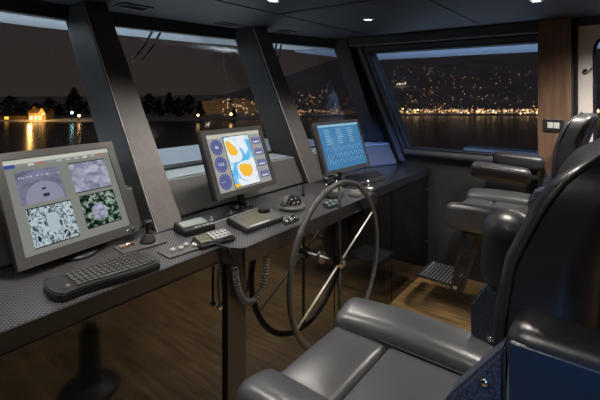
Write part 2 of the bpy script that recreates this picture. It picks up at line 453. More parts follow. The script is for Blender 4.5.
# door on the starboard side
dr = struct(new('door_1', bmesh.new(), M['white']))
def door_leaf(x0, x1, z0, z1, wx0, wx1, wz0, wz1, r, y0, y1):
    bm = bmesh.new(); N = 6
    inner = []
    for (cx, cz, a0) in ((wx1-r, wz1-r, 0), (wx0+r, wz1-r, PI/2), (wx0+r, wz0+r, PI), (wx1-r, wz0+r, 1.5*PI)):
        for k in range(N+1): a = a0+PI/2*k/N; inner.append((cx+r*math.cos(a), cz+r*math.sin(a)))
    cxx, czz = (wx0+wx1)/2, (wz0+wz1)/2
    outer = []
    cor = [(x1, z1), (x0, z1), (x0, z0), (x1, z0)]
    for i, p in enumerate(inner):
        outer.append(cor[i//(N+1)])
    loops = {}
    for y in (y0, y1):
        loops[y] = ([bm.verts.new((p[0], y, p[1])) for p in inner], [bm.verts.new((p[0], y, p[1])) for p in outer])
    n = len(inner)
    for i in range(n):
        j = (i+1) % n
        for y in (y0, y1):
            a, b = loops[y]
            bm.faces.new([a[i], a[j], b[j], b[i]])
        bm.faces.new([loops[y0][0][i], loops[y0][0][j], loops[y1][0][j], loops[y1][0][i]])
    bmesh.ops.remove_doubles(bm, verts=bm.verts[:], dist=1e-5)
    return bm, inner
bm, inner = door_leaf(-0.235, 0.55, 0.03, 2.085, -0.135, 0.45, 1.05, 2.0, 0.09, STBD+0.0, STBD+0.045)
bm.to_mesh(dr.data); bm.free()
bm = bmesh.new(); tube(bm, [(x, STBD-0.004, z) for x, z in inner], 0.011, 8, True); new('window_gasket', bm, M['black'], dr, True)
bm = bmesh.new(); extr(bm, [(x, STBD+0.02, z) for x, z in inner], (0, 0.006, 0)); new('window_pane', bm, M['glass'], dr)
bm = bmesh.new(); tube(bm, [(-0.19, STBD-0.012, 1.75), (-0.175, STBD-0.035, 1.75), (-0.15, STBD-0.035, 1.77)], 0.006); cyl(bm, (-0.19, STBD-0.001, 1.75), (-0.19, STBD-0.012, 1.75), 0.018)
new('door_handle', bm, M['chrome'], dr, True)
struct(new('trim_17', bbox(-0.2515, -0.236, STBD-0.02, STBD+0.06, 0, ZC-0.001), M['black']))
struct(new('trim_18', bbox(-0.25, 0.75, STBD-0.02, STBD+0.06, 2.09, ZC-0.001, 0.003), M['trim']))
struct(new('trim_19', bbox(0.553, 0.75, STBD-0.0, STBD+0.06, 0, 2.089, 0.003), M['trim']))
# recessed downlights
DL = [(-1.465, 2.72), (-1.60, 1.816), (-0.381, 2.76), (-0.42, 1.35), (-1.60, 0.75), (-0.42, 0.1), (-1.5, -0.6), (0.9, 0.7), (0.9, 2.3), (0.12, 3.0)]  # last one added out of view to brighten the door
DE = [26, 40, 70, 34, 40, 22, 22, 16, 16, 70]
E_DISC = emit('lamp_disc', (1.0, 0.88, 0.70), 15)
where = ['recessed downlight ahead of the side window, over the far console end', 'recessed downlight over the steering wheel, at the top edge of the picture',
         'recessed downlight beside the walnut column']
for k, (x, y) in enumerate(DL):
    t = thing('recessed_downlight', where[k] if k < 3 else 'recessed downlight in the ceiling outside the picture', 'ceiling light', (x, y, ZC), group='recessed ceiling downlights')
    bm = bmesh.new(); lathe(bm, [(0.026, -0.0006), (0.045, -0.0008), (0.045, -0.006), (0.040, -0.009), (0.028, -0.009), (0.026, -0.004)], 24); new('bezel_ring', bm, M['chrome'], t, True)
    bm = bmesh.new(); lathe(bm, [(0.0255, -0.003), (0.0255, -0.0045)], 20); new('lens', bm, E_DISC, t)
    L = bpy.data.lights.new('downlight', 'SPOT'); L.energy = DE[k]*1.0; L.spot_size = math.radians(100 if k == 0 else 150 if k == 9 else 128); L.spot_blend = 0.8; L.shadow_soft_size = 0.055; L.color = (1.0, 0.93, 0.85)
    lo = bpy.data.objects.new('downlight', L); COL.objects.link(lo); lo.location = (x, y, ZC-0.03)

# ceiling vents / speaker grilles
def vent(px, py, ww, hh, label):
    D = F*(ZC-CZ)/(92-py); s = (px-300)*D/F
    p = Vector((D*VX+s*RX, D*VY+s*RY, ZC))
    t = thing('ceiling_vent', label, 'vent', p, group='air vents above the windscreen')
    bm = bmesh.new()
    for (a, b, c2, d) in ((-ww, ww, -hh, -hh+0.015), (-ww, ww, hh-0.015, hh), (-ww, -ww+0.015, -hh+0.015, hh-0.015), (ww-0.015, ww, -hh+0.015, hh-0.015)):
        box(bm, c2, d, a, b, -0.010, -0.0006)
    new('vent_frame', bm, M['frame'], t)
    bm = bmesh.new(); n = 7
    for i in range(n):
        x = -hh+0.02+(2*hh-0.04)*(i+0.5)/n
        hexa(bm, [(x-0.004, -ww+0.016, -0.002), (x-0.004, ww-0.016, -0.002), (x-0.002, ww-0.016, -0.002), (x-0.002, -ww+0.016, -0.002)],
             [(x+0.004, -ww+0.016, -0.009), (x+0.004, ww-0.016, -0.009), (x+0.006, ww-0.016, -0.009), (x+0.006, -ww+0.016, -0.009)])
    new('vent_louvres', bm, M['frame'], t)
    new('vent_backing', bbox(-hh+0.004, hh-0.004, -ww+0.004, ww-0.004, -0.0015, -0.0008), M['stitch'], t)
vent(134, 6, 0.10, 0.065, 'louvred ceiling vent nearest the camera, above the left windscreen pane')
vent(228, 24, 0.09, 0.055, 'louvred ceiling vent above the middle windscreen pane')
vent(287, 31, 0.08, 0.05, 'louvred ceiling vent above the far windscreen pane')

# ------------------------------------------------------------------ console
def deskpoly(d0):
    return d0
top = thing('helm_console', 'long carbon-weave helm console running under the windscreen', 'desk', (-1.5, 1.5, 0))
TX = (1.5, -1.5, 0)
def P(x, y): return (x+1.5, y-1.5)
# worktop outline (x = -d)
near = [(-1.38, PORT+0.005), (-1.385, 1.215), (-1.295, 1.27), (-1.295, 2.50)]
carb = near + [(-1.30, 2.505)] + [(-1.838, 2.505), (-1.878, 1.24), (-1.848, PORT+0.005)]
bm = bmesh.new(); prism(bm, [P(*p) for p in carb], 0.86, 0.92)
bmesh.ops.recalc_face_normals(bm, faces=bm.faces)
new('worktop', bm, M['carbon'], top)
bm = bmesh.new(); prism(bm, [P(*p) for p in [(-1.35, 2.508), (-1.35, STBD-0.002), (-1.642, STBD-0.002), (-1.798, 3.3), (-1.838, 2.508)]], 0.865, 0.9195)
new('dark_worktop', bm, M['desk_dark'], top)
bm = bmesh.new()
edge = near[:]
for (a, b) in zip(edge, edge[1:]):
    a, b = Vector(a), Vector(b); d = (b-a).normalized(); n = Vector((d.y, -d.x))
    if n.x < 0: n = -n
    q = [a, b, b+n*0.012, a+n*0.012]
    prism(bm, [P(p.x, p.y) for p in q], 0.853, 0.923)
prism(bm, [P(*p) for p in [(-1.283, 2.50), (-1.283, 2.512), (-1.36, 2.512), (-1.36, 2.50)]], 0.853, 0.923)
prism(bm, [P(*p) for p in [(-1.35, 2.512), (-1.35, STBD-0.002), (-1.338, STBD-0.002), (-1.338, 2.512)]], 0.862, 0.922)
new('edge_lip', bm, M['lip'], top)
# glossy front panels below
for a, b in ((PORT+0.01, 1.225), (1.34, 2.10), (2.112, 2.90), (2.912, STBD-0.004)):
    new('gloss_panel', bbox(-1.375+1.5, -1.365+1.5, a-1.5, b-1.5, 0.002, 0.862), M['smoked'], top)
new('console_post', bbox(-1.375+1.5, -1.345+1.5, 1.227-1.5, 1.338-1.5, 0.002, 0.852, 0.004), M['post'], top)
for z in (0.25, 0.72):
    bm = bmesh.new(); cyl(bm, (-1.365+1.5, STBD-0.03-1.5, z), (-1.355+1.5, STBD-0.03-1.5, z), 0.009); new('panel_bolt', bm, M['metal'], top)

# ------------------------------------------------------------------ monitors
def rot_of(yaw, pit):
    n = Vector((math.cos(yaw)*math.cos(pit), math.sin(yaw)*math.cos(pit), math.sin(pit)))
    R = Vector((-math.sin(yaw), math.cos(yaw), 0)); U = n.cross(R)
    return R, U, n
def monitor(name, label, c, yaw, pit, W, H, s, bz):
    c = Vector((0, 0, CZ)) + (Vector(c)-Vector((0, 0, CZ)))*s; W *= s; H *= s
    R, U, n = rot_of(math.radians(yaw), math.radians(pit))
    mtx = Matrix(((R.x, U.x, n.x, c.x), (R.y, U.y, n.y, c.y), (R.z, U.z, n.z, c.z), (0, 0, 0, 1)))
    t = thing(name, label, 'monitor', matrix=mtx)
    l, r_, b, tp = [v for v in bz]
    bm = bmesh.new()
    x0, x1, y0, y1 = -W/2+l, W/2-r_, -H/2+b, H/2-tp
    for q in ((-W/2, W/2, -H/2, y0), (-W/2, W/2, y1, H/2), (-W/2, x0, y0, y1), (x1, W/2, y0, y1)):
        box(bm, *q, -0.02, 0.0)
    new('bezel', bm, M['bezel'], t)
    # inner shadow gap and case
    bm = bmesh.new(); box(bm, -W/2+0.004, W/2-0.004, -H/2+0.004, H/2-0.004, -0.045, -0.0205)
    box(bm, -W/2+0.05, W/2-0.05, -H/2+0.05, H/2-0.05, -0.075, -0.045)
    new('case', bm, M['black'], t)
    return t, mtx, (x0, x1, y0, y1), c, W, H, (R, U, n)
def screen(t, ext, m):
    x0, x1, y0, y1 = ext
    return new('screen', bbox(x0+0.0005, x1-0.0005, y0+0.0005, y1-0.0005, -0.0195, -0.006), m, t)
def tile(t, name, x0, x1, y0, y1, m, z=-0.0055):
    return new(name, bbox(x0, x1, y0, y1, z, z+0.0004), m, t)
def stand(t, c, mtx, x, y, r=0.11):
    """foot on the worktop and neck up to the case, built in world axes"""
    inv = mtx.inverted()
    bm = bmesh.new(); lathe(bm, [(r, 0.9215), (r, 0.928), (r-0.01, 0.935), (0.03, 0.94)], 28, (x, y, 0)); bm.transform(inv); new('stand_base', bm, M['black'], t, True)
    n = Vector((mtx[0][2], mtx[1][2], mtx[2][2])); e2 = c - n*0.065
    bm = bmesh.new(); tube(bm, [(x, y, 0.938), (x, y, 0.96), tuple(e2*0.5+Vector((x, y, 0.96))*0.5), tuple(e2)], 0.024, 12); bm.transform(inv); new('stand_neck', bm, M['black'], t, True)

# camera monitor (left)
t, mtx, ext, c, W, H, _ = monitor('camera_monitor', 'large monitor showing four security camera pictures, on the near console', (-1.674, 0.724, 1.196), 7.2, 27.4, 0.47, 0.415, 1.10, (0.032, 0.034, 0.040, 0.030))
x0, x1, y0, y1 = ext
sc = screen(t, ext, emit('cctv_desktop', (0.27, 0.28, 0.25), 0.75))
w_, h_ = x1-x0, y1-y0
g1 = emit_noise('camera_picture_deck', [(0.3, (0.09, 0.09, 0.14)), (0.6, (0.19, 0.19, 0.28))], 3, 1.0)
g2 = emit_noise('camera_picture_fog', [(0.35, (0.16, 0.17, 0.25)), (0.65, (0.45, 0.46, 0.58))], 3.5, 0.9)
g3 = emit_noise('camera_picture_engine', [(0.32, (0.01, 0.015, 0.02)), (0.42, (0.16, 0.22, 0.25)), (0.55, (0.75, 0.9, 0.95)), (0.62, (0.02, 0.03, 0.05))], 7, 0.7, stretch=(1.6, 1, 1), detail=6)
g4 = emit_noise('camera_picture_machinery', [(0.40, (0.004, 0.015, 0.008)), (0.50, (0.05, 0.10, 0.07)), (0.58, (0.55, 0.66, 0.58)), (0.66, (0.10, 0.13, 0.11))], 6, 0.65, detail=6)
wh = emit('screen_white', (0.9, 0.92, 0.95), 0.8)
dk = emit('screen_black', (0.004, 0.004, 0.005), 1)
def fr(a, b, c2, d): return x0+w_*a, x0+w_*b, y0+h_*c2, y0+h_*d
tile(t, 'title_bar', *fr(0, 1, 0.945, 0.99), emit('bar_pale', (0.55, 0.58, 0.50), 0.9))
tile(t, 'menu_button', *fr(0, 0.09, 0.905, 0.945), emit('menu_blue', (0.05, 0.07, 0.3), 1))
tbar = tile(t, 'tool_bar', *fr(0.10, 1, 0.905, 0.943), emit('toolbar_grey', (0.22, 0.23, 0.21), 1))
for k in range(9):
    a = 0.2+0.085*k; cc = random.choice([(0.4, 0.42, 0.4), (0.5, 0.15, 0.12), (0.6, 0.6, 0.5), (0.25, 0.3, 0.3)])
    tile(t, 'tool_icon', *fr(a, a+0.05, 0.912, 0.937), emit('icon', cc, 0.9), -0.0050)
feeds = [('camera_picture', (0.07, 0.46, 0.50, 0.86), g1), ('camera_picture', (0.55, 0.93, 0.52, 0.86), g2), ('camera_picture', (0.09, 0.48, 0.06, 0.45), g3), ('camera_picture', (0.565, 0.93, 0.10, 0.46), g4)]
for i, (nm, q, g) in enumerate(feeds):
    p = tile(t, nm, *fr(*q), g)
    a, b, c2, d = fr(*q)
    if i:
        for yy in (c2-0.004, d):
            new('picture_border', bbox(a, b, yy, yy+0.004, -0.0055, -0.0048), dk, p)
    if i == 0:
        # the foredeck seen from above, with two dark hatches and a row of shore lights
        bm = bmesh.new(); N = 18; mid = (a+b)/2+0.006; pts = []
        for k in range(N+1):
            an = PI*k/N; pts.append((mid+0.42*(b-a)*math.cos(an), c2+0.62*(d-c2)*math.sin(an)**0.8))
        prism(bm, pts, -0.0050, -0.0047); new('foredeck_picture', bm, emit('deck_pale', (0.27, 0.27, 0.37), 0.9), p)
        for (hx, hy, hw, hh) in ((0.54, 0.36, 0.09, 0.06), (0.56, 0.14, 0.14, 0.10)):
            new('hatch_picture', bbox(a+(b-a)*(hx-hw/2), a+(b-a)*(hx+hw/2), c2+(d-c2)*hy, c2+(d-c2)*(hy+hh), -0.0045, -0.0043), emit('hatch_dark', (0.03, 0.03, 0.05), 1), p)
        bm = bmesh.new()
        for k in range(26):
            xx = a+(b-a)*(0.03+0.94*random.random()); yy = c2+(d-c2)*(0.78+0.04*random.random()); s_ = 0.0012+0.002*random.random()
            box(bm, xx, xx+s_*1.8, yy, yy+s_, -0.0045, -0.0043)
        new('shore_lights_picture', bm, wh, p)
    if i == 3:
        bm = bmesh.new(); mid = (a*0.55+b*0.45); 
        prism(bm, [(mid-0.03, c2+0.03), (mid+0.03, c2+0.025), (mid+0.035, c2+0.075), (mid, c2+0.10), (mid-0.035, c2+0.08)], -0.0050, -0.0047)
        new('machine_picture', bm, g2, p)
    if i == 2:
        bm = bmesh.new()
        box(bm, a+(b-a)*.38, a+(b-a)*.62, c2+(d-c2)*.30, c2+(d-c2)*.80, -0.0050, -0.0047)
        new('machine_picture', bm, emit('machine_pale', (0.42, 0.5, 0.56), 0.9), p)
for dx in (0.0, 0.022):
    bm = bmesh.new(); cyl(bm, (W/2-0.035-dx, -H/2+0.016, 0.0), (W/2-0.035-dx, -H/2+0.016, 0.004 if dx else 0.012), 0.004 if dx else 0.008, n=16); new('power_button', bm, M['metal'], t, True)
stand(t, c, mtx, -1.79, c.y+0.0, 0.075)

# chart plotter
t, mtx, ext, c, W, H, _ = monitor('chart_plotter', 'square navigation monitor with a yellow and blue sea chart, between the pillars', (-1.577, 1.533, 1.245), 2.2, 21.1, 0.45, 0.347, 1.10, (0.030, 0.030, 0.030, 0.026))
x0, x1, y0, y1 = ext; w_, h_ = x1-x0, y1-y0
screen(t, ext, emit('plotter_grey', (0.40, 0.39, 0.36), 0.85))
tile(t, 'title_bar', *fr(0, 1, 0.93, 0.99), emit('plotter_bar', (0.58, 0.56, 0.48), 0.9))
ch = tile(t, 'sea_chart', *fr(0.285, 0.76, 0.03, 0.93), emit_noise('shallow_and_deep_water', [(0.42, (0.13, 0.50, 0.90)), (0.47, (0.42, 0.74, 0.95)), (0.55, (0.88, 0.93, 0.97)), (0.9, (0.9, 0.93, 0.97))], 2.6, 0.9))
def blob(pts, m, nm):
    bm = bmesh.new(); N = len(pts); out = []
    for i in range(N):       # catmull-rom smoothing
        p0, p1, p2, p3 = [Vector(pts[(i+k-1) % N]) for k in range(4)]
        for s in (0, .25, .5, .75):
            out.append(0.5*((2*p1)+(-p0+p2)*s+(2*p0-5*p1+4*p2-p3)*s*s+(-p0+3*p1-3*p2+p3)*s**3))
    prism(bm, [(x0+w_*p.x, y0+h_*p.y) for p in out], -0.0050, -0.0047)
    return new(nm, bm, m, ch)
ye = emit('land_yellow', (0.93, 0.52, 0.05), 0.95)
whb = emit('shoal_white', (0.86, 0.92, 0.96), 0.9)
blob([(0.29, 0.74), (0.30, 0.50), (0.42, 0.46), (0.55, 0.54), (0.52, 0.72), (0.45, 0.86), (0.31, 0.92)], whb, 'shoal_area')
blob([(0.40, 0.38), (0.44, 0.16), (0.60, 0.10), (0.72, 0.22), (0.70, 0.42), (0.55, 0.46)], whb, 'shoal_area')
def blob2(pts, m, nm):
    o = blob(pts, m, nm); o.location.z = 0.0005; return o
blob2([(0.30, 0.80), (0.33, 0.62), (0.42, 0.58), (0.48, 0.62), (0.47, 0.70), (0.40, 0.80), (0.34, 0.86)], ye, 'island_area')
blob2([(0.43, 0.36), (0.47, 0.22), (0.58, 0.17), (0.66, 0.24), (0.66, 0.36), (0.56, 0.40), (0.48, 0.41)], ye, 'island_area')
blob2([(0.292, 0.035), (0.40, 0.035), (0.36, 0.07), (0.31, 0.10), (0.292, 0.11)], ye, 'island_area')
new('chart_border', bbox(x0+w_*0.275, x0+w_*0.285, y0+h_*0.02, y0+h_*0.94, -0.0055, -0.0050), dk, ch)
for q in ((0.285, 0.76, 0.015, 0.03), (0.76, 0.768, 0.015, 0.94), (0.285, 0.76, 0.93, 0.94)):
    a, b, c2, d = fr(*q); new('chart_border', bbox(a, b, c2, d, -0.0055, -0.0050), dk, ch)
gm = emit('gauge_blue', (0.10, 0.115, 0.28), 1)
for k, s in enumerate(('86', '12.6', '')):
    cx_, cy_ = x0+w_*0.14, y0+h_*(0.77-0.30*k)
    bm = bmesh.new(); lathe(bm, [(0.045, -0.0055), (0.045, -0.0050)], 28, (cx_, cy_, 0)); d_ = new('gauge_dial', bm, gm, t)
    if s: text_mesh(s, 0.026, 'gauge_reading', wh, d_, (cx_, cy_, -0.0045))
    bm = bmesh.new()
    for i in range(12):
        a = 2*PI*i/12; rr = 0.036; xx, yy = cx_+rr*math.cos(a), cy_+rr*math.sin(a)
        box(bm, xx-0.0012, xx+0.0012, yy-0.0012, yy+0.0012, -0.0048, -0.0044)
    if not s: box(bm, cx_-0.03, cx_, cy_-0.001, cy_+0.001, -0.0048, -0.0044)
    new('dial_marks', bm, wh, d_)
for k in range(4):
    p = tile(t, 'data_box', *fr(0.80, 0.985, 0.73-0.215*k, 0.86-0.215*k), emit('data_blue', (0.15, 0.17, 0.33), 1))
    bm = bmesh.new(); a, b, c2, d = fr(0.83, 0.95, 0.765-0.215*k, 0.785-0.215*k); box(bm, a, b, c2, d, -0.0050, -0.0047); new('data_line', bm, wh, p)
stand(t, c, mtx, -1.75, c.y+0.02, 0.07)

# engine monitor
t, mtx, ext, c, W, H, _ = monitor('engine_monitor', 'smaller monitor with a blue page of engine gauges, beyond the steering wheel', (-1.342, 2.177, 1.274), -4.5, 18.5, 0.45, 0.309, 1.17, (0.022, 0.018, 0.022, 0.022))
x0, x1, y0, y1 = ext; w_, h_ = x1-x0, y1-y0
screen(t, ext, emit_noise('engine_page_blue', [(0.3, (0.055, 0.20, 0.42)), (0.7, (0.10, 0.30, 0.54))], 1.5, 0.8))
tile(t, 'title_bar', *fr(0, 1, 0.95, 0.995), emit('engine_bar', (0.35, 0.62, 0.8), 0.8))
lb = emit('engine_line', (0.35, 0.58, 0.75), 0.8)
bm = bmesh.new()
for cxk in (0.22, 0.5, 0.78):
    for r_ in range(8):
        a = x0+w_*(cxk-0.09); yy = y0+h_*(0.87-0.045*r_)
        new('readout_line', bbox(a, a+w_*(0.09+0.06*random.random()), yy, yy+h_*0.014, -0.0055, -0.0052), lb, t)
bm.free()
for r_ in range(3):
    for k in range(7):
        cx_, cy_ = x0+w_*(0.13+0.125*k), y0+h_*(0.42-0.14*r_)
        bm = bmesh.new(); N = 14; pts = [(cx_+0.019*math.cos(-0.6+(PI+1.2)*i/N), cy_+0.019*math.sin(-0.6+(PI+1.2)*i/N), -0.0050) for i in range(N+1)]
        tube(bm, pts, 0.0010, 4); g = new('gauge_arc', bm, lb, t)
bm = bmesh.new(); cyl(bm, (W/2-0.03, -H/2+0.010, 0), (W/2-0.03, -H/2+0.010, 0.003), 0.004); new('power_button', bm, M['metal'], t)
q_ = at(338, 184); stand(t, c, mtx, q_.x, q_.y, 0.075)

# ------------------------------------------------------------------ console items
def oriented(name, label, cat, pL, pR, z=0.9205, group=None):
    """thing whose local x runs from pL to pR (front edge, camera side) and y away from the helm"""
    a = at(*pL); b = at(*pR); d = (b-a); L = d.length; ang = math.atan2(d.y, d.x)
    t = thing(name, label, cat, (a.x, a.y, z), (0, 0, ang), group); return t, L

# keyboard
kb, L = oriented('keyboard', 'black curved keyboard with a built-in trackball on the near console', 'keyboard', (64, 304), (161, 270), 0.9205)
Dp = 0.188
pts = []
N = 20
for i in range(N+1):
    u = i/N; x = L*u; y = 0.010*math.sin(u*PI*2)+0.006
    pts.append((x, y))
for i in range(7): a = -PI/2+PI*i/6; pts.append((L+0.022*math.cos(a), Dp/2+math.sin(a)*Dp*0.42))
for i in range(N+1):
    u = 1-i/N; x = L*u; y = Dp-0.012*math.sin(u*PI*2)*1.0
    pts.append((x, y))
for i in range(7): a = PI/2+PI*i/6; pts.append((0.022*math.cos(a), Dp/2+math.sin(a)*Dp*0.42))
bm = bmesh.new(); prism(bm, pts, 0.004, 0.022)
bmesh.ops.recalc_face_normals(bm, faces=bm.faces)
new('keyboard_body', bm, M['black'], kb)
bm = bmesh.new(); prism(bm, [(L/2+(x-L/2)*0.97, Dp/2+(y-Dp/2)*0.93) for x, y in pts], 0.022, 0.026); new('top_shell', bm, M['key'], kb)
for (x, y) in ((0.03, 0.03), (L-0.03, 0.03), (0.03, Dp-0.03), (L-0.03, Dp-0.03)):
    bm = bmesh.new(); cyl(bm, (x, y, 0.0005), (x, y, 0.0045), 0.01); new('rubber_foot', bm, M['stitch'], kb)
key0 = None
nx, ny = 16, 6; kx0, kx1 = L*0.10+0.02, L*0.99; kw = (kx1-kx0)/nx
for j in range(ny):
    for i in range(nx):
        if j == 0 and 5 <= i <= 9: continue
        x = kx0+kw*(i+0.5); y = 0.027+(Dp-0.05)*(j+0.5)/ny+0.006*math.sin(x/L*PI*2)*(1-2*j/ny)
        if key0 is None:
            key0 = new('key', bbox(-kw*0.40, kw*0.40, -0.0070, 0.0070, 0, 0.006, 0.0015, 1), M['grey'], kb); k_ = key0
        else:
            k_ = key0.copy(); COL.objects.link(k_); k_.parent = kb
        k_.location = (x, y, 0.0262)
new('space_bar', bbox(kx0+kw*5.1, kx0+kw*9.9, 0.027+0.002, 0.027+0.0155, 0.0262, 0.032, 0.0015, 1), M['grey'], kb)
bm = bmesh.new(); bmesh.ops.create_uvsphere(bm, u_segments=20, v_segments=12, radius=0.013); bmesh.ops.translate(bm, verts=bm.verts, vec=(0.028, 0.055, 0.024)); new('trackball', bm, M['grey'], kb, True)

# joystick panel
p = at(140, 246)
js = thing('joystick_panel', 'grey control plate with a black joystick beside the keyboard', 'joystick', (p.x, p.y, 0.9205), (0, 0, math.radians(84)))
new('mounting_plate', bbox(-0.095, 0.10, -0.055, 0.06, 0.0, 0.008, 0.002), M['grey'], js)
bm = bmesh.new(); lathe(bm, [(0.034, 0.0085), (0.034, 0.016), (0.030, 0.018), (0.030, 0.024), (0.026, 0.026), (0.026, 0.032), (0.018, 0.036), (0.018, 0.042), (0.010, 0.046)], 24, (0.035, 0.0, 0)); new('rubber_boot', bm, M['stitch'], js, True)
bm = bmesh.new(); lathe(bm, [(0.007, 0.046), (0.007, 0.06), (0.012, 0.064), (0.013, 0.085), (0.019, 0.090), (0.020, 0.100), (0.014, 0.106)], 20, (0.035, 0.0, 0)); new('stick', bm, M['black'], js, True)
bm = bmesh.new()
lathe(bm, [(0.012, 0.0085), (0.012, 0.020), (0.007, 0.024)], 16, (-0.05, 0.01, 0)); box(bm, -0.085, -0.060, -0.01, 0.02, 0.0085, 0.018); box(bm, -0.035, -0.02, 0.0, 0.03, 0.0085, 0.014)
new('brass_fitting', bm, M['copper'], js)

# knob plate
p = at(187, 249)
kp = thing('knob_plate', 'small plate with silver knobs at the console edge, left of the handset', 'control panel', (p.x, p.y, 0.9205), (0, 0, math.radians(86)))
new('mounting_plate', bbox(-0.11, 0.08, -0.045, 0.05, 0.0, 0.006, 0.002), M['grey'], kp)
for (x, y, r_) in ((-0.065, 0.005, 0.012), (-0.03, 0.0, 0.013), (0.005, 0.018, 0.011), (0.04, -0.012, 0.022), (0.055, 0.030, 0.012)):
    bm = bmesh.new(); lathe(bm, [(r_, 0.0065), (r_, 0.014), (r_*0.75, 0.019)], 18, (x, y, 0)); new('knob', bm, M['lightgrey'], kp, True)

# radio
p = at(196, 231)
ra = thing('marine_radio', 'black radio unit with pale display and a row of light buttons behind the handset', 'radio', (p.x, p.y, 0.9205), (0, 0, math.radians(82)))
bm = bmesh.new(); hexa(bm, [(-0.10, -0.06, 0), (0.10, -0.06, 0), (0.10, 0.09, 0), (-0.10, 0.09, 0)], [(-0.10, -0.055, 0.03), (0.10, -0.055, 0.03), (0.10, 0.085, 0.052), (-0.10, 0.085, 0.052)])
bmesh.ops.recalc_face_normals(bm, faces=bm.faces); bmesh.ops.bevel(bm, geom=bm.edges[:], offset=0.004, segments=2, affect='EDGES'); new('radio_body', bm, M['black'], ra)
tl = math.atan2(0.022, 0.14)
o = new('display', bbox(-0.085, 0.075, -0.02, 0.055, 0, 0.0025, 0.001), M['lcd_green'], ra); o.location = (0, 0.012, 0.0412); o.rotation_euler = (tl, 0, 0)
for k in range(5):
    o = new('button', bbox(-0.009, 0.009, -0.006, 0.006, 0, 0.004, 0.001, 1), M['lightgrey'], ra); o.location = (-0.02+0.026*k, -0.036, 0.0335); o.rotation_euler = (tl, 0, 0)

ra.scale = (0.82, 0.82, 0.82)
# handset with keypad
p = at(213, 243)
hs = thing('radio_handset', 'dark handset with lit keypad resting on the console edge, coiled cord attached', 'handset', (p.x, p.y, 0.9205), (0, 0, math.radians(80)))
bm = bmesh.new(); hexa(bm, [(-0.09, -0.05, 0.0), (0.095, -0.05, 0.0), (0.095, 0.055, 0.0), (-0.09, 0.05, 0.0)], [(-0.085, -0.045, 0.022), (0.09, -0.045, 0.022), (0.10, 0.05, 0.036), (-0.08, 0.045, 0.036)])
bmesh.ops.recalc_face_normals(bm, faces=bm.faces); bmesh.ops.bevel(bm, geom=bm.edges[:], offset=0.007, segments=3, affect='EDGES'); new('handset_body', bm, M['black'], hs)
tl = math.atan2(0.014, 0.092)
o = new('keypad_plate', bbox(-0.01, 0.082, -0.03, 0.040, 0, 0.002, 0.0008), M['lightgrey'], hs); o.location = (0, 0.0, 0.0300); o.rotation_euler = (tl, 0, 0)
o = new('display', bbox(-0.075, -0.018, -0.03, 0.036, 0, 0.002, 0.0008), M['lcd_grey'], hs); o.location = (0, 0.0, 0.0300); o.rotation_euler = (tl, 0, 0)
for i in range(4):
    for j in range(3):
        o = new('button', bbox(-0.006, 0.006, -0.005, 0.005, 0.002, 0.005, 0.001, 1), M['grey'], hs); o.location = (0.005+0.021*i, -0.018+0.022*j, 0.0312+(j-1)*0.003)
# coiled cord: from handset, over the edge, loop and back up under the desk
cord = thing('coiled_cord', 'black coiled cord hanging in a loop below the console edge', 'cord', (p.x+0.05, p.y+0.02, 0.93))
base = Vector((p.x+0.05, p.y+0.02, 0.93))
path = [Vector((p.x+0.04, p.y+0.07, 0.945)), Vector((-1.39, 1.19, 0.942)), Vector((-1.335, 1.222, 0.925)), Vector((-1.320, 1.235, 0.88)), Vector((-1.322, 1.245, 0.84))]
bm = bmesh.new(); tube(bm, [q-base for q in path], 0.004, 8); new('straight_lead', bm, M['stitch'], cord, True)
ctrl = [Vector((-1.322, 1.245, 0.84)), Vector((-1.322, 1.262, 0.75)), Vector((-1.322, 1.30, 0.67)), Vector((-1.322, 1.36, 0.645)), Vector((-1.322, 1.415, 0.68)), Vector((-1.322, 1.445, 0.76)), Vector((-1.322, 1.45, 0.850))]
def crom(c, n=30):
    out = []
    for i in range(len(c)-1):
        p0 = c[max(i-1, 0)]; p1 = c[i]; p2 = c[i+1]; p3 = c[min(i+2, len(c)-1)]
        for k in range(n):
            s = k/n; out.append(0.5*((2*p1)+(-p0+p2)*s+(2*p0-5*p1+4*p2-p3)*s*s+(-p0+3*p1-3*p2+p3)*s**3))
    out.append(c[-1]); return out
cp = crom(ctrl, 12); dist = [0]
for a, b in zip(cp, cp[1:]): dist.append(dist[-1]+(b-a).length)
hel = []; NT = 36; NS = NT*10
for k in range(NS+1):
    s = dist[-1]*k/NS; i = 0
    while i < len(dist)-2 and dist[i+1] < s: i += 1
    f_ = (s-dist[i])/(dist[i+1]-dist[i]); q = cp[i].lerp(cp[i+1], f_); d = (cp[i+1]-cp[i]).normalized()
    u = Vector((1, 0, 0)); v = d.cross(u).normalized(); a = 2*PI*NT*k/NS
    hel.append(q-base+0.012*(math.cos(a)*u+math.sin(a)*v))
bm = bmesh.new(); tube(bm, hel, 0.0038, 6); new('coil', bm, M['grey'], cord, True)
# microphone hook with strap beneath the near edge
hk = thing('hanging_strap', 'black strap with a silver clip hanging beneath the console edge', 'strap', (-1.343, 1.175, 0.85))
bm = bmesh.new(); tube(bm, [(-0.006, 0, 0.0), (-0.004, 0.0, -0.08), (0.0, 0.004, -0.15)], 0.005, 8); new('strap', bm, M['stitch'], hk)
bm = bmesh.new(); bmesh.ops.create_uvsphere(bm, u_segments=16, v_segments=10, radius=0.013); bmesh.ops.translate(bm, verts=bm.verts, vec=(0, 0.004, -0.165)); new('clip', bm, M['chrome'], hk, True)

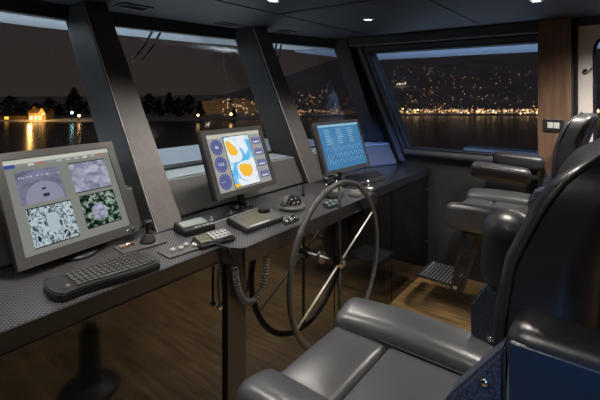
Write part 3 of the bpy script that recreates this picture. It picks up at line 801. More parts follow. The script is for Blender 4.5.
# switch row
a = at(209, 223); b = at(252, 208); d = b-a; L = d.length
sr = thing('switch_row', 'long slim strip of black toggle switches below the chart monitor', 'switch panel', (a.x, a.y, 0.9205), (0, 0, math.atan2(d.y, d.x)))
new('mounting_strip', bbox(0, L, -0.012, 0.03, 0, 0.006, 0.001), M['black'], sr)
for k in range(7):
    x = L*(k+0.5)/7
    bm = bmesh.new(); cyl(bm, (x, 0.009, 0.0065), (x, 0.009, 0.010), 0.010); cyl(bm, (x, 0.009, 0.010), (x+0.004, 0.012, 0.026), 0.004, 0.006, n=10); new('toggle', bm, M['grey'] if k % 3 else M['lightgrey'], sr, True)
bm = bmesh.new(); box(bm, 0.0, L, -0.028, -0.020, 0, 0.003); new('legend_strip', bm, M['lightgrey'], sr)

# autopilot unit: outline from the photo corners
def plateau(name, label, cat, corners, h0, h1, m):
    pts = [at(*q, 0.92+h1 if i < 99 else 0.92) for i, q in enumerate(corners)]
    c_ = sum(pts, Vector())/4; c_.z = 0.9205
    t = thing(name, label, cat, c_)
    bm = bmesh.new()
    hexa(bm, [(q.x-c_.x, q.y-c_.y, 0.0) for q in pts], [(c2.x-c_.x, c2.y-c_.y, h0 if i < 2 else h1) for i, c2 in enumerate(pts)])
    bmesh.ops.recalc_face_normals(bm, faces=bm.faces); bmesh.ops.bevel(bm, geom=bm.edges[:], offset=0.005, segments=2, affect='EDGES')
    new('body', bm, m, t)
    def fn(u, v):   # bilinear on the top: u left-right, v front-back
        A = pts[0].lerp(pts[1], u); B = pts[3].lerp(pts[2], u); q = A.lerp(B, v); return Vector((q.x-c_.x, q.y-c_.y, h0+(h1-h0)*v))
    return t, fn
def patch(t, fn, name, u0, u1, v0, v1, hgt, m):
    bm = bmesh.new(); c4 = [fn(u0, v0), fn(u1, v0), fn(u1, v1), fn(u0, v1)]
    hexa(bm, [tuple(q+Vector((0, 0, 0.0003))) for q in c4], [tuple(q+Vector((0, 0, hgt))) for q in c4]); return new(name, bm, m, t)
ap, fn = plateau('autopilot_unit', 'flat grey autopilot unit with olive display and round dial, centre of console', 'autopilot', [(247, 229), (285, 216), (267, 204), (226, 218)], 0.020, 0.026, M['black'])
patch(ap, fn, 'top_plate', 0.04, 0.96, 0.05, 0.95, 0.0015, M['grey'])
patch(ap, fn, 'display', 0.16, 0.62, 0.18, 0.66, 0.002, M['lcd_grey'])
patch(ap, fn, 'button_strip', 0.14, 0.62, 0.06, 0.12, 0.003, M['lightgrey'])
q = fn(0.74, 0.62); bm = bmesh.new(); lathe(bm, [(0.032, 0.001), (0.032, 0.018), (0.028, 0.024), (0.024, 0.025)], 28, q); new('dial', bm, M['black'], ap, True)

# compass
p = at(295, 209)
cpz = thing('ship_compass', 'round domed magnetic compass in a grey housing at the console middle', 'compass', (p.x-0.02, p.y, 0.9205), (0, 0, math.radians(-8)))
bm = bmesh.new(); lathe(bm, [(0.088, 0), (0.090, 0.018), (0.082, 0.024), (0.074, 0.026)], 36); new('flange', bm, M['grey'], cpz, True)
bm = bmesh.new(); N = 12
prof = [(0.068, 0.027)]+[(0.066*math.cos(PI/2*k/N), 0.028+0.058*math.sin(PI/2*k/N)) for k in range(N)]+[(0.002, 0.0862)]
lathe(bm, prof, 32); new('dome', bm, mat('compass_fluid', (0.008, 0.008, 0.010), 0.16, noise=0.1), cpz, True)
# hood that wraps the rear of the dome
bm = bmesh.new(); N = 20; rows = []
for k in range(N+1):
    a = math.radians(75)+math.radians(210)*k/N; row = []
    for j in range(7):
        e_ = math.radians(82)*j/6; r1 = 0.079; row.append([bm.verts.new((rr*math.cos(a)*math.cos(e_)-0.006, rr*math.sin(a)*math.cos(e_), 0.024+(rr-0.006)*0.92*math.sin(e_))) for rr in (0.072, 0.081)])
    rows.append(row)
for k in range(N):
    for j in range(6):
        for s in (0, 1): bm.faces.new([rows[k][j][s], rows[k+1][j][s], rows[k+1][j+1][s], rows[k][j+1][s]])
for k in range(N): bm.faces.new([rows[k][0][0], rows[k+1][0][0], rows[k+1][0][1], rows[k][0][1]]); bm.faces.new([rows[k][6][0], rows[k+1][6][0], rows[k+1][6][1], rows[k][6][1]])
for k in (0, N):
    for j in range(6): bm.faces.new([rows[k][j][0], rows[k][j+1][0], rows[k][j+1][1], rows[k][j][1]])
new('hood', bm, M['grey'], cpz, True)
cpz.scale = (0.86, 0.86, 0.86)
bm = bmesh.new()
for k in range(16):
    a = -1.2+2.4*k/15; box(bm, 0.0675*math.cos(a)-0.002, 0.0675*math.cos(a)+0.002, 0.0675*math.sin(a)-0.002, 0.0675*math.sin(a)+0.002, 0.028, 0.036 if k % 3 else 0.046)
new('compass_card', bm, M['lightgrey'], cpz)

# small trim switch plate right of the autopilot
sp, fn = plateau('trim_switch_plate', 'small plate of little switches in front of the compass', 'control panel', [(285, 225), (300, 219), (294, 215), (280, 220)], 0.006, 0.006, M['black'])
for u in (0.2, 0.5, 0.8):
    for v in (0.28, 0.72):
        q = fn(u, v); bm = bmesh.new(); cyl(bm, q, q+Vector((0, 0, 0.010)), 0.008, n=12); new('switch', bm, M['lightgrey'] if u < .6 else M['metal'], sp, True)
sp, fn = plateau('thruster_panel', 'small dark panel of blue-grey buttons seen through the wheel', 'control panel', [(329, 208), (341, 204), (336, 199), (322, 203)], 0.008, 0.008, M['black'])
for u in (0.18, 0.5, 0.82):
    for v in (0.25, 0.7):
        q = fn(u, v); bm = bmesh.new(); cyl(bm, q, q+Vector((0, 0, 0.008)), 0.010, n=12); new('button', bm, M['sill_pale'], sp, True)
# engine control head
p = at(333, 197)
th = thing('throttle_control', 'twin-lever throttle head with black knobs behind the top of the wheel', 'throttle', (p.x, p.y, 0.9205))
bm = rbox(0.06, 0.05, 0.03, 0.02, 6, c=(0, 0, 0.03)); new('housing', bm, M['grey'], th, True)
for s in (-1, 1):
    bm = bmesh.new(); tube(bm, [(0, s*0.057, 0.03), (-0.01, s*0.062, 0.08), (-0.015, s*0.060, 0.105)], 0.006, 8); l_ = new('lever', bm, M['chrome'], th, True)
    bm = bmesh.new(); bmesh.ops.create_uvsphere(bm, u_segments=16, v_segments=10, radius=0.021); bmesh.ops.translate(bm, verts=bm.verts, vec=(-0.017, s*0.060, 0.118)); new('lever_knob', bm, M['black'], l_, True)
p = at(355, 196)
dm = thing('horn_dome', 'small grey domed control beside the throttle', 'control', (p.x, p.y, 0.9205))
bm = bmesh.new(); lathe(bm, [(0.045, 0), (0.045, 0.012), (0.038, 0.03), (0.024, 0.042), (0.004, 0.047)], 24); new('dome', bm, M['grey'], dm, True)
bm = bmesh.new(); lathe(bm, [(0.012, 0.045), (0.012, 0.055), (0.008, 0.058)], 16); new('button', bm, M['black'], dm, True)
# chrome item near the step in the worktop
p = at(371, 189)
cs = thing('searchlight_control', 'small silver joystick control on the console before the flat keypad', 'control', (p.x-0.02, p.y, 0.9205))
bm = bmesh.new(); lathe(bm, [(0.04, 0), (0.04, 0.010), (0.03, 0.016)], 24); new('base_ring', bm, M['metal'], cs, True)
bm = bmesh.new(); lathe(bm, [(0.008, 0.016), (0.007, 0.04), (0.013, 0.046), (0.013, 0.056), (0.006, 0.06)], 16); new('stick', bm, M['chrome'], cs, True)
# flat keypad
fk, fn = plateau('flat_keyboard', 'thin dark keyboard lying on the console below the engine monitor', 'keyboard', [(355, 184), (386.5, 176), (377, 170), (345, 175.5)], 0.020, 0.026, M['bezel'])
for i in range(10):
    for j in range(4): patch(fk, fn, 'key', 0.06+0.09*i, 0.06+0.09*i+0.075, 0.12+0.2*j, 0.12+0.2*j+0.15, 0.004, M['key'])
# thin aerial
p = at(303, 196)
an = thing('gooseneck_aerial', 'thin upright black stem on the console beside the compass', 'aerial', (p.x, p.y, 0.9205))
bm = bmesh.new(); cyl(bm, (0, 0, 0), (0, 0, 0.012), 0.012); new('base', bm, M['black'], an)
bm = bmesh.new(); tube(bm, [(0, 0, 0.012), (-0.002, 0, 0.06), (-0.006, -0.004, 0.115)], 0.0028, 8); new('stem', bm, M['black'], an, True)

# ------------------------------------------------------------------ steering wheel
WX, WY, WZ, WR = -1.238, 1.965, 0.642, 0.445
wheel = thing('steering_wheel', 'large leather-rimmed steering wheel with steel spokes in front of the console', 'steering wheel', (WX, WY, WZ))
bm = bmesh.new(); tube(bm, [(0, WR*math.cos(2*PI*k/72), WR*math.sin(2*PI*k/72)) for k in range(72)], 0.0155, 12, True); rim = new('rim', bm, M['rim'], wheel, True)
for a in (0.9, 2.5, 4.1, 5.8):
    bm = bmesh.new(); c0 = Vector((0, WR*math.cos(a), WR*math.sin(a))); d = Vector((0, -math.sin(a), math.cos(a)))*0.006; cyl(bm, c0-d, c0+d, 0.0170, n=16); new('grip_seam', bm, M['grey'], rim)
for a, m_, r_ in ((27, 'spoke_steel', 0.0055), (207, 'spoke_steel', 0.0055), (90, 'blackmetal', 0.0085), (270, 'blackmetal', 0.0085)):
    a = math.radians(a); bm = bmesh.new(); tube(bm, [(0.0, 0.02*math.cos(a), 0.02*math.sin(a)), (0, WR*math.cos(a), WR*math.sin(a))], r_, 10); o = new('spoke', bm, M[m_], wheel, True)
    if m_ == 'blackmetal': o['label'] = 'black vertical spoke'
bm = bmesh.new(); cyl(bm, (-0.03, 0, 0), (0.018, 0, 0), 0.030, n=28); cyl(bm, (0.018, 0, 0), (0.028, 0, 0), 0.024, 0.018, n=28); new('hub', bm, M['chrome'], wheel, False)
bm = bmesh.new(); cyl(bm, (0.028, 0, 0), (0.031, 0, 0), 0.014, n=20); new('hub_cap', bm, M['grey'], wheel)
bm = bmesh.new(); cyl(bm, (-0.126, 0, 0.0), (-0.03, 0, 0), 0.014, n=18); cyl(bm, (-0.126, 0, 0), (-0.114, 0, 0), 0.035, n=24); new('shaft', bm, M['metal'], wheel)

# ------------------------------------------------------------------ helm chairs
def sm(a, b, t):
    t = max(0, min(1, (t-a)/(b-a))); return t*t*(3-2*t)
def interp(tab, z):
    for (a, u), (b, v) in zip(tab, tab[1:]):
        if z <= b:
            k = max(0, (z-a)/(b-a)); return u+(v-u)*k
    return tab[-1][1]
def chair(label, x, y, arms_up, group='helm chairs'):
    """local origin: foot of the pedestal; -x is forward"""
    t = thing('helm_chair', label, 'chair', (x, y, 0), group=None)
    o_ = 0.62                               # local x = o_ - d (d as on the far chair)
    def lx(d): return o_-d
    bm = bmesh.new(); lathe(bm, [(0.15, 0.0005), (0.15, 0.012), (0.14, 0.022), (0.07, 0.035), (0.055, 0.05), (0.05, 0.30), (0.055, 0.31)], 36); new('pedestal_base', bm, M['blackmetal'], t, True)
    bm = bmesh.new(); lathe(bm, [(0.038, 0.31), (0.038, 0.60)], 24); new('pedestal_column', bm, M['metal'], t, True)
    new('seat_carrier', bbox(-0.20, 0.17, -0.19, 0.19, 0.60, 0.655, 0.01), M['blackmetal'], t)
    # seat: centre cushion in two upholstered panels with deep seam, plus side bolsters
    def seatfn(q):
        xx, yy, zz = q
        if zz > 0: zz += 0.010*(1-(yy/0.2)**2)-0.012*math.exp(-((xx-0.035)/0.014)**2)+0.004*math.sin(yy*60+xx*9)*0.15
        if xx < -0.18: zz -= 0.03*((-0.18-xx)/0.08)**2 if zz > 0 else 0
        return Vector((xx, yy, zz))
    def puff(a, b):
        def g(q):
            if q.z > 0: return Vector((q.x, q.y, q.z+0.012*max(0, 1-(q.x/a)**2)*max(0, 1-(q.y/b)**2)))
            return q
        return g
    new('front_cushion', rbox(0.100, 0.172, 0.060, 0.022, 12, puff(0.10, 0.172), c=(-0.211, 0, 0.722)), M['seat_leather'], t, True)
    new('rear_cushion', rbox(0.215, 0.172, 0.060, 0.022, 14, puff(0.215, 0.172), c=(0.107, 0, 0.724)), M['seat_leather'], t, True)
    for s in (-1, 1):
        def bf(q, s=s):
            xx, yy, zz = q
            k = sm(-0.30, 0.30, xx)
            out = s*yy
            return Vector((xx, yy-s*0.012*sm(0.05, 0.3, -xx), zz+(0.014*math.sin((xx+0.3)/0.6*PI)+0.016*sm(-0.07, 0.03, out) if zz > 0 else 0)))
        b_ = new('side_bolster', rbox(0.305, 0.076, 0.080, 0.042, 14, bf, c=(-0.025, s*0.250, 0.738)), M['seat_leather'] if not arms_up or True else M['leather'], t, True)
        pts = []
        for k in range(25):
            xx = -0.27+0.50*k/24; pts.append((xx-0.025, s*0.1735, 0.782))
        bm = bmesh.new(); tube(bm, pts, 0.0035, 6); new('piping', bm, M['stitch'], b_, True)
    # backrest
    FR = [(0.76, 0.32), (1.0, 0.345), (1.20, 0.340), (1.30, 0.325), (1.40, 0.280), (1.45, 0.25), (1.50, 0.20)]
    def back(u, v, wv):
        """u -1 front .. 1 rear, v -1 port .. 1 starboard, wv 0..1 height"""
        z = 0.76+(0.73 if arms_up else 0.70)*wv
        fd = interp(FR, z)
        th_ = 0.185-0.05*wv
        hw = 0.285-0.03*sm(0.45, 0.95, wv)
        # side wings come forward, the middle is hollowed; the back is crowned
        hollow = 0.065*(1-abs(v)**2.2)*sm(0, 0.8, -u)
        crown = 0.035*(1-v*v)*sm(0, 0.8, u)
        d = fd - hollow*(1-0.5*sm(.75, 1, wv)) - (u+1)/2*(th_) - crown
        return Vector((lx(d), v*hw, z))
    def bfn(q):
        return back(q.x/0.5, q.y/1.0, (q.z/1.0+1)/2)
    bmk = rbox(0.5, 1.0, 1.0, 0.26, 20, None)
    for v_ in bmk.verts:
        q = v_.co; v_.co = back(max(-1, min(1, q.x/0.5)), q.y, (q.z+1)/2)
    bk = new('backrest', bmk, M['leather'], t, True)
    # seams of the back cover
    for s in (-1, 1):
        pts = []
        def surf(u, v, w2):
            p_ = Vector((u*0.5, v, 2*w2-1)); h_ = (0.24, 0.74, 0.74)
            core = Vector([max(-h_[i_], min(h_[i_], p_[i_])) for i_ in range(3)]); d_ = p_-core
            if d_.length > 1e-7: d_ = d_.normalized()*max(abs(d_.x), abs(d_.y), abs(d_.z))
            p_ = core+d_; return back(p_.x/0.5, p_.y, (p_.z+1)/2)
        for k in range(30): pts.append(surf(-0.45, s, 0.04+0.95*k/29)+Vector((0, s*0.001, 0)))
        for k in range(1, 14): pts.append(surf(-0.45, s*(1-k/13), 1.0)+Vector((0, 0, 0.001)))
        bm = bmesh.new(); tube(bm, pts, 0.0045, 6); new('piping', bm, M['stitch'], bk, True)
    def rp(q):
        return back(1.0, q.y/0.25*0.55, 0.12+0.60*(q.z+0.3)/0.6)+Vector((q.x+0.012, 0, 0))
    new('back_panel', rbox(0.02, 0.25, 0.3, 0.018, 14, rp), M['leather_blue_lit'], bk, True)
    # arms
    for s in (-1, 1):
        y_ = s*0.305
        # hinge skirt
        bm = bmesh.new()
        prof = [(0.56, 0.70), (0.12, 0.70), (0.12, 0.88), (0.285, 0.89), (0.285, 1.19), (0.375, 1.07)] if (arms_up and s < 0) else [(0.50, 0.70), (0.40, 0.68), (0.30, 0.72), (0.32, 1.00), (0.47, 1.00), (0.505, 0.94)] if arms_up else [(0.42, 0.68), (0.24, 0.68), (0.22, 0.97), (0.30, 1.03), (0.40, 1.015), (0.44, 0.94)]
        extr(bm, [(lx(d), y_-0.028, z) for d, z in prof], (0, 0.056, 0))
        bmesh.ops.recalc_face_normals(bm, faces=bm.faces); bmesh.ops.bevel(bm, geom=bm.edges[:], offset=0.006 if arms_up else 0.012, segments=3, affect='EDGES')
        sk = new('arm_bracket', bm, M['fabric'], t)
        bx, bz = ((0.445, 0.855) if s > 0 else (0.315, 1.12)) if arms_up else (0.405, 0.96)
        for yy in (-0.030, 0.030):
            bm = bmesh.new(); bmesh.ops.create_uvsphere(bm, u_segments=16, v_segments=10, radius=(0.011 if s > 0 else 0.007)); bmesh.ops.scale(bm, verts=bm.verts, vec=(1, .6, 1)); bmesh.ops.translate(bm, verts=bm.verts, vec=(lx(bx), y_+yy, bz)); new('hinge_bolt', bm, M['chrome'], sk, True)
        if arms_up:
            # raised pad, long side upright
            if s > 0: cc, hx, hz, rt = (lx(0.405), y_+0.02, 1.115), 0.075, 0.128, math.radians(4)
            else: cc, hx, hz, rt = (lx(0.187), y_, 1.075), 0.095, 0.160, 0.0
        else:
            cc, hx, hz, rt = (lx(0.60), y_, 1.082), 0.175, 0.055, 0
        bmA = rbox(hx, 0.070 if (arms_up and s > 0) else 0.052, hz, 0.068 if (arms_up and s > 0) else 0.040 if s > 0 or not arms_up else 0.030, 10)
        o = new('arm_pad', bmA, M['leather'], t, True)
        o.location = cc; o.rotation_euler = (0, rt if arms_up else math.radians(3), 0)
        if arms_up and s < 0:
            bm = rbox(hx*0.92, 0.006, hz*0.90, 0.005, 8, c=(0, -0.049, -0.004)); new('inner_face', bm, M['leather_blue_lit'], o, True)
            pts = [(hx*0.92*math.cos(a)*(abs(math.cos(a))**-0.6 if abs(math.cos(a)) > 1e-3 else 1), -0.047, hz*0.86*math.sin(a)*(abs(math.sin(a))**-0.6 if abs(math.sin(a)) > 1e-3 else 1)+0.0) for a in [2*PI*(k+0.37)/48 for k in range(48)]]
            bm = bmesh.new(); tube(bm, pts, 0.0045, 6, True); new('piping', bm, M['piping'], o, True)
        elif not arms_up:
            for zz in (0.030,):
                pts = []
                for k in range(40):
                    a = 2*PI*(k+.3)/40; c1, s1 = math.cos(a), math.sin(a)
                    pts.append((math.copysign(abs(c1)**0.45, c1)*(hx-0.006), math.copysign(abs(s1)**0.45, s1)*0.047, zz))
                bm = bmesh.new(); tube(bm, pts, 0.0035, 6, True); new('piping', bm, M['piping'], o, True)
    # footrest: two cast brackets and a ribbed plate
    if not arms_up:
        for s in (-1, 1):
            y_ = s*0.17
            bm = bmesh.new()
            outer = [(0.72, 0.66), (0.86, 0.66), (0.955, 0.20), (0.93, 0.165), (0.87, 0.165)]
            # ladder-like bracket with openings: rails and rungs
            A0, A1, B0, B1 = Vector((0.72, 0.67)), Vector((0.865, 0.19)), Vector((0.86, 0.67)), Vector((0.955, 0.19))
            def strip(p, q, r2, s2):
                extr(bm, [(lx(w_.x), y_-0.012, w_.y) for w_ in (p, q, r2, s2)], (0, 0.024, 0))
            strip(A0, A1, A1.lerp(B1, 0.28), A0.lerp(B0, 0.22)); strip(B0, B1, B1.lerp(A1, 0.28), B0.lerp(A0, 0.22))
            for (a_, b_) in ((0.0, 0.12), (0.34, 0.42), (0.62, 0.72), (0.80, 1.0)):
                pa, pb = A0.lerp(A1, a_), B0.lerp(B1, a_); qa, qb = A0.lerp(A1, b_), B0.lerp(B1, b_)
                strip(pa.lerp(pb, 0.2), pa.lerp(pb, 0.8), qa.lerp(qb, 0.78), qa.lerp(qb, 0.22))
            br = new('footrest_bracket', bm, M['blackmetal'], t)
            bm = bmesh.new(); cyl(bm, (lx(0.915), y_-0.022, 0.215), (lx(0.915), y_+0.022, 0.215), 0.014, n=16); new('bolt', bm, M['metal'], br)
        fr_ = new('footrest', bbox(lx(1.22), lx(0.90), -0.157, 0.157, 0.20, 0.215, 0.006), M['blackmetal'], t)
        bm = bmesh.new()
        for k in range(12):
            xx = lx(1.185)+0.27*k/11; cyl(bm, (xx, -0.15, 0.2165), (xx, 0.15, 0.2165), 0.0055, n=6)
        new('tread_ribs', bm, M['tread'], fr_)
    return t
chair('near black leather helm chair with its armrests folded upright', -0.48, 1.06, True)
chair('far black leather helm chair with lowered armrests and ribbed footrest', -0.62, 3.17, False)

# ------------------------------------------------------------------ outside the boat
o = new('roof_overhang', bmesh.new(), M['hull'])
bm = bmesh.new()
for i in range(4):
    a, b = i, i+1
    hexa(bm, [(-TOP[a]-0.03, TS[a], 2.062), (-TOP[b]-0.03, TS[b], 2.062), (-TOP[b]-0.62, TS[b], 2.075), (-TOP[a]-0.62, TS[a], 2.075)],
         [(-TOP[a]-0.03, TS[a], 2.2), (-TOP[b]-0.03, TS[b], 2.2), (-TOP[b]-0.62, TS[b], 2.16), (-TOP[a]-0.62, TS[a], 2.16)])
o.data.clear_geometry(); bm.to_mesh(o.data); bm.free(); struct(o)
struct(new('side_deck_roof', bbox(-3.0, 2.0, STBD+0.11, 5.5, 2.07, 2.16), M['hull_blue']))
bm = bmesh.new()
for i in range(4):
    a, b = i, i+1
    hexa(bm, [(-BOT[a]-0.5, TS[a], 0.6), (-BOT[b]-0.5, TS[b], 0.6), (-BOT[b]-1.0, TS[b], 0.6), (-BOT[a]-1.0, TS[a], 0.6)],
         [(-BOT[a]-0.5, TS[a], 1.05), (-BOT[b]-0.5, TS[b], 1.05), (-BOT[b]-1.0, TS[b], 1.10), (-BOT[a]-1.0, TS[a], 1.10)])
struct(new('wall_coaming', bm, M['hull']))
struct(new('side_bulwark', bbox(-1.5, 2.0, 5.2, 5.45, 0.3, 0.93, 0.02), M['bulwark']))
struct(new('side_deck', bbox(-3.2, 2.0, STBD+0.12, 5.45, 0.0, 0.3), M['hull_blue']))
def wiper(y, d0, label):
    t = thing('windscreen_wiper', label, 'wiper', (-d0, y, 2.04), group='windscreen wipers')
    for k, off in enumerate((0.0, 0.07)):
        bm = bmesh.new(); tube(bm, [(-0.03, off, 0.012), (0.0+0.03, off-0.10, -0.10), (0.07, off-0.22, -0.22)], 0.010, 8); new('wiper_arm', bm, M['black'], t, True)
wiper(1.78, 2.76, 'pair of black wiper arms outside the left-middle windscreen pane')
wiper(2.98, 2.56, 'pair of black wiper arms outside the far windscreen pane')
def area(name, loc, rot, sx_, sy_, e_, col):
    L = bpy.data.lights.new(name, 'AREA'); L.shape = 'RECTANGLE'; L.size = sx_; L.size_y = sy_; L.energy = e_; L.color = col
    lo = bpy.data.objects.new(name, L); COL.objects.link(lo); lo.location = loc; lo.rotation_euler = rot; return lo
area('brow_fill', (-2.85, 1.0, 1.15), (PI, 0, 0), 0.2, 5.0, 26, (0.8, 0.92, 1.0))  # added upward light that brightens the underside of the roof overhang
area('foredeck_floodlight', (-3.1, 1.0, 2.03), (0, 0, 0), 0.2, 5.0, 22, (0.8, 0.92, 1.0))
area('side_roof_fill', (-0.8, 4.6, 0.45), (PI, 0, 0), 4.0, 1.0, 34, (0.6, 0.78, 1.0))  # unseen upward light added for the side deck roof
area('side_deck_floodlight', (-0.8, 4.9, 2.05), (0, 0, 0), 3.0, 0.3, 1.2, (0.6, 0.78, 1.0))
def spot(name, loc, tgt, e_, col, size, soft):
    L = bpy.data.lights.new(name, 'SPOT'); L.energy = e_; L.color = col; L.spot_size = math.radians(size); L.spot_blend = 0.8; L.shadow_soft_size = soft
    lo = bpy.data.objects.new(name, L); COL.objects.link(lo); lo.location = loc
    lo.rotation_euler = (Vector(tgt)-Vector(loc)).to_track_quat('-Z', 'Y').to_euler()
spot('blue_chair_fill', (0.45, -0.55, 1.35), (-0.04, 0.72, 0.95), 22, (0.10, 0.38, 1.0), 30, 0.10)  # added unseen blue spot for the glow on the near armrest
spot('blue_dash_fill', (0.5, 2.3, 2.05), (-1.75, 3.40, 1.02), 300, (0.10, 0.32, 1.0), 17, 0.10)  # added blue spot, out of view, tinting the far dash padding

# water, land, lights
m, nt_, b = newmat('harbour_water'); b.inputs['Base Color'].default_value = (0.010, 0.011, 0.013, 1); b.inputs['Roughness'].default_value = 0.24; b.inputs['Specular IOR Level'].default_value = 0.25
tc = nt_.nodes.new('ShaderNodeTexCoord'); n = nt_.nodes.new('ShaderNodeTexNoise'); n.inputs['Scale'].default_value = 0.9; n.inputs['Detail'].default_value = 4
nt_.links.new(tc.outputs['Object'], n.inputs['Vector']); bp = nt_.nodes.new('ShaderNodeBump'); bp.inputs['Strength'].default_value = 0.25; bp.inputs['Distance'].default_value = 0.15
nt_.links.new(n.outputs['Fac'], bp.inputs['Height']); nt_.links.new(bp.outputs['Normal'], b.inputs['Normal'])
bm = bmesh.new(); box(bm, -900, 900, -400, 900, -7.4, -7.0); tag(new('harbour_water', bm, m), 'dark harbour water outside the windows', 'water', kind='stuff')
# land behind the shoreline
bm = bmesh.new(); pts_px = list(range(-260, 1100, 20)); rows = []
def shoreD(px):
    if px < 140: return 120
    return 120+30*sm(140, 420, px)
rnd = random.Random(3)
for px in pts_px:
    D0 = shoreD(px); row = []
    hill = sm(180, 420, px)
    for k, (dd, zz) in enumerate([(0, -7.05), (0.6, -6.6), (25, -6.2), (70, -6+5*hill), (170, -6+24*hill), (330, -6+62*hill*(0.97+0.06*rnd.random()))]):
        D = D0+dd; s = (px-300.0)/F*D
        row.append(bm.verts.new((D*VX+s*RX, D*VY+s*RY, zz)))
    rows.append(row)
for a, b in zip(rows, rows[1:]):
    for k in range(5): bm.faces.new([a[k], b[k], b[k+1], a[k+1]])
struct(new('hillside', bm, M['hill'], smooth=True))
def hillz(px, dd):
    hill = sm(180, 420, px); tab = [(0, -6.8), (25, -6.2), (70, -6+5*hill), (170, -6+24*hill), (330, -6+62*hill)]
    return interp(tab, dd)
# city lights (uncountable)
mw = [emit('city_warm', (1.0, 0.50, 0.16), 1.1), emit('city_white', (1.0, 0.80, 0.55), 1.0), emit('city_dim', (0.9, 0.5, 0.25), 0.22), emit('city_bright', (1.0, 0.66, 0.28), 4)]
bm = bmesh.new()
def lt(px, dd, up, sz, mi):
    D = shoreD(px)+dd; s = (px-300.0)/F*D; x, y, z = D*VX+s*RX, D*VY+s*RY, hillz(px, dd)+up
    box(bm, x-sz, x+sz, y-sz, y+sz, z-sz, z+sz, mi)
for k in range(900):
    px = 285+rnd.random()*330; dd = 4+rnd.random()**4.5*110
    lt(px, dd, 0.3+rnd.random()*1.5, 0.05+0.08*rnd.random()+dd*0.0006, rnd.choice([0, 0, 1, 2, 2]))
for k in range(240):
    px = 375+rnd.random()*240; lt(px, 3+rnd.random()*10, 0.2+rnd.random()*1.3, 0.13+0.12*rnd.random(), rnd.choice([0, 1, 3, 0]))
for k in range(90):
    px = 375+rnd.random()*240; dd = 90+rnd.random()*95; lt(px, dd, 1, 0.2+0.15*rnd.random(), 2)
for k in range(8): lt(396+rnd.random()*12, 100+rnd.random()*8, 1.5, 0.35, 1)
for k in range(150):
    px = 222+rnd.random()*50; dd = 4+rnd.random()*30; lt(px, dd, 0.3+rnd.random()*5, 0.10+0.09*rnd.random(), rnd.choice([1, 2, 2, 0]))
tag(new('city_lights', bm, None, mats=mw), 'countless small warm lights of the city on the hillside across the water', 'city lights', kind='stuff')
# towers of the town
k = 0
fac = emit_noise('lit_facade', [(0.45, (0.02, 0.014, 0.01)), (0.6, (0.30, 0.17, 0.07))], 14, 0.55, kind='noise', detail=2)
for px, wpx, top_, dd in ((206, 9, 101, 20), (218, 8, 99, 25), (229, 8, 103, 14), (240, 9, 98, 30), (250, 8, 101, 18), (259, 8, 99, 26), (268, 8, 103, 20)):
    D = shoreD(px)+dd; s = (px-300.0)/F*D; x, y = D*VX+s*RX, D*VY+s*RY; ww = wpx*D/F/2; h = CZ-(top_-92)*D/F
    k += 1
    t = thing('tower_block', ['waterfront block at the left end of the town', 'second waterfront block from the left of the town', 'low block between taller towers of the town', 'tallest block in the middle of the town', 'block right of the tallest one of the town', 'block left of the second windscreen pillar', 'block hidden partly by the second windscreen pillar'][k-1], 'building', (x, y, -6.8), (0, 0, TH))
    new('facade', bbox(-ww, ww, -2, 4, 0, h+6.8), fac, t)
    new('roof_plant', bbox(-ww*0.4, ww*0.4, 0, 2, h+6.8, h+7.6), M['roof'], t)

# shore house and low building
def house():
    p = far(37, 121, 121); t = thing('shore_house', 'brightly lit yellow house among trees on the near shore', 'house', (p.x, p.y, -6.9), (0, 0, TH))
    new('walls', bbox(-2.6, 2.6, 0, 4, 0, 2.3), M['house'], t)
    bm = bmesh.new(); extr(bm, [(-3.0, -0.4, 2.3), (-3.0, 2, 3.6), (-3.0, 4.4, 2.3)], (6, 0, 0)); new('roof', bm, M['roof'], t)
    bm = bmesh.new(); extr(bm, [(0.6, -0.6, 2.2), (1.8, -0.6, 4.0), (2.9, -0.6, 2.2)], (0, 2.4, 0)); new('gable', bm, M['house'], t)
    for x in (-1.7, -0.4, 0.9): new('window', bbox(x-0.45, x+0.45, -0.05, -0.005, 0.4, 1.5), emit('window_glow', (1.0, 0.62, 0.25), 2.6), t)
    new('porch_lamp', bbox(2.0, 2.5, -1.0, -0.65, 1.9, 2.3), emit('lamp_glow', (1.0, 0.6, 0.2), 5), t)
    new('chimney', bbox(-2.2, -1.7, 1.6, 2.1, 2.9, 4.2), M['roof'], t)
    L = bpy.data.lights.new('yard_light', 'POINT'); L.energy = 1500; L.color = (1.0, 0.55, 0.14); L.shadow_soft_size = 0.3
    lo = bpy.data.objects.new('yard_light', L); COL.objects.link(lo); q = Matrix.Translation(p) @ Matrix.Rotation(TH, 4, 'Z') @ Vector((0.5, -4, 3)); lo.location = (q.x, q.y, -4.2)
    p = far(13, 121, 122); t = thing('boat_shed', 'long low dark building with a yellow window left of the lit house', 'building', (p.x, p.y, -6.9), (0, 0, TH))
    new('walls', bbox(-8, 3.5, 0, 3, 0, 1.5), M['roof'], t); bm = bmesh.new(); extr(bm, [(-8.3, -0.4, 1.5), (-8.3, 1.5, 2.3), (-8.3, 3.4, 1.5)], (12.1, 0, 0)); new('roof', bm, M['land'], t)
    new('window', bbox(-2.5, -1.3, -0.05, -0.005, 0.4, 1.2), emit('window_glow_dim', (1.0, 0.6, 0.08), 1.6), t)
house()
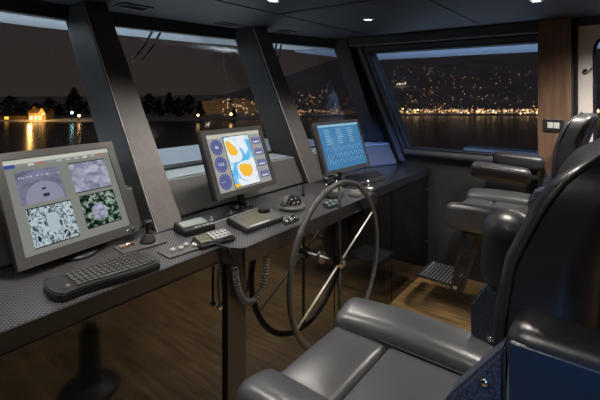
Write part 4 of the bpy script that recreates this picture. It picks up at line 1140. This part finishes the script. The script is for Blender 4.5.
def lamp(px, py, col, st, label):
    p = far(px, py, 118.5); h = p.z+6.9
    t = thing('shore_lamp', label, 'street lamp', (p.x, p.y, -6.95), group=None)
    bm = bmesh.new(); cyl(bm, (0, 0, 0), (0, 0, h-0.3), 0.07, n=8); new('pole', bm, M['black'], t)
    bm = bmesh.new(); bmesh.ops.create_uvsphere(bm, u_segments=12, v_segments=8, radius=0.36); bmesh.ops.translate(bm, verts=bm.verts, vec=(0, 0, h)); new('globe', bm, emit('globe_glow', col, st), t)
lamp(72, 112.5, (0.5, 1.0, 0.85), 9, 'pale green shore lamp right of the lit house')
lamp(79, 115.5, (1.0, 0.55, 0.2), 12, 'orange shore lamp right of the pale green one')
lamp(198, 97+18, (1.0, 0.6, 0.25), 5, 'orange shore lamp below the towers, right of the tree line')
lamp(231, 114, (1.0, 0.55, 0.2), 12, 'brightest orange shore lamp near the left edge of the town')

# trees, each with its own crown and trunk
def tree(px, ytop, D, wpx, kind, label, seed):
    r2 = random.Random(seed); p = far(px, 122, D); h = (CZ-(ytop-92)*D/F)+6.9; wr = wpx*D/F/2
    t = thing('conifer_tree' if kind else 'broadleaf_tree', label, 'tree', (p.x, p.y, -6.95))
    bm = bmesh.new(); cyl(bm, (0, 0, 0), (0, 0, h*0.7), 0.22, 0.08, n=8); new('trunk', bm, M['land'], t)
    bm = bmesh.new()
    for k in range(420):
        u = r2.random(); z = h*(0.15+0.85*u)
        rr = wr*(1-u)**0.8 if kind else wr*math.sqrt(max(0.02, 1-(2*u-0.9)**2))
        a = r2.random()*2*PI; r_ = rr*math.sqrt(r2.random())*1.05; c_ = Vector((r_*math.cos(a), r_*math.sin(a), z)); s = 0.62*h/8*(0.5+r2.random()*0.8)
        v4 = [bm.verts.new(c_+Vector((r2.uniform(-1, 1), r2.uniform(-1, 1), r2.uniform(-.7, .7)))*s) for _ in range(4)]
        for f_ in ((0, 1, 2), (0, 2, 3), (0, 3, 1), (1, 3, 2)): bm.faces.new([v4[i] for i in f_])
    new('crown', bm, M['tree'], t)
tl = [(10, 96, 138, 18, 0, 'broad tree at the left edge, behind the low shed'), (24, 101, 134, 14, 0, 'round tree behind the shed roof'), (49, 98, 134, 16, 0, 'tree right beside the lit house, on its right'),
      (36, 103, 142, 12, 0, 'low tree directly behind the lit house'), (60, 103, 139, 12, 1, 'narrow conifer left of the tallest conifer'), (74, 88, 133, 24, 1, 'tallest conifer on the near shore'), (91, 97, 141, 20, 0, 'round tree right of the tallest conifer'),
      (138, 100, 134, 15, 0, 'low tree half hidden by the first pillar'), (149, 94, 146, 15, 0, 'tree beside the leftmost pillar in the middle pane'), (159, 98, 134, 12, 1, 'small conifer in the middle pane tree line'), (169, 93, 144, 15, 1, 'pointed conifer in the middle of the tree line'),
      (179, 98, 133, 14, 0, 'round tree right of the pointed conifer'), (189, 95, 146, 14, 0, 'taller round tree near the right end of the tree line'), (200, 101, 134, 12, 1, 'last small conifer before the town'),
      (234, 107, 134, 6, 1, 'thin conifer standing before the town')]
for i, a in enumerate(tl): tree(*a, 100+i)
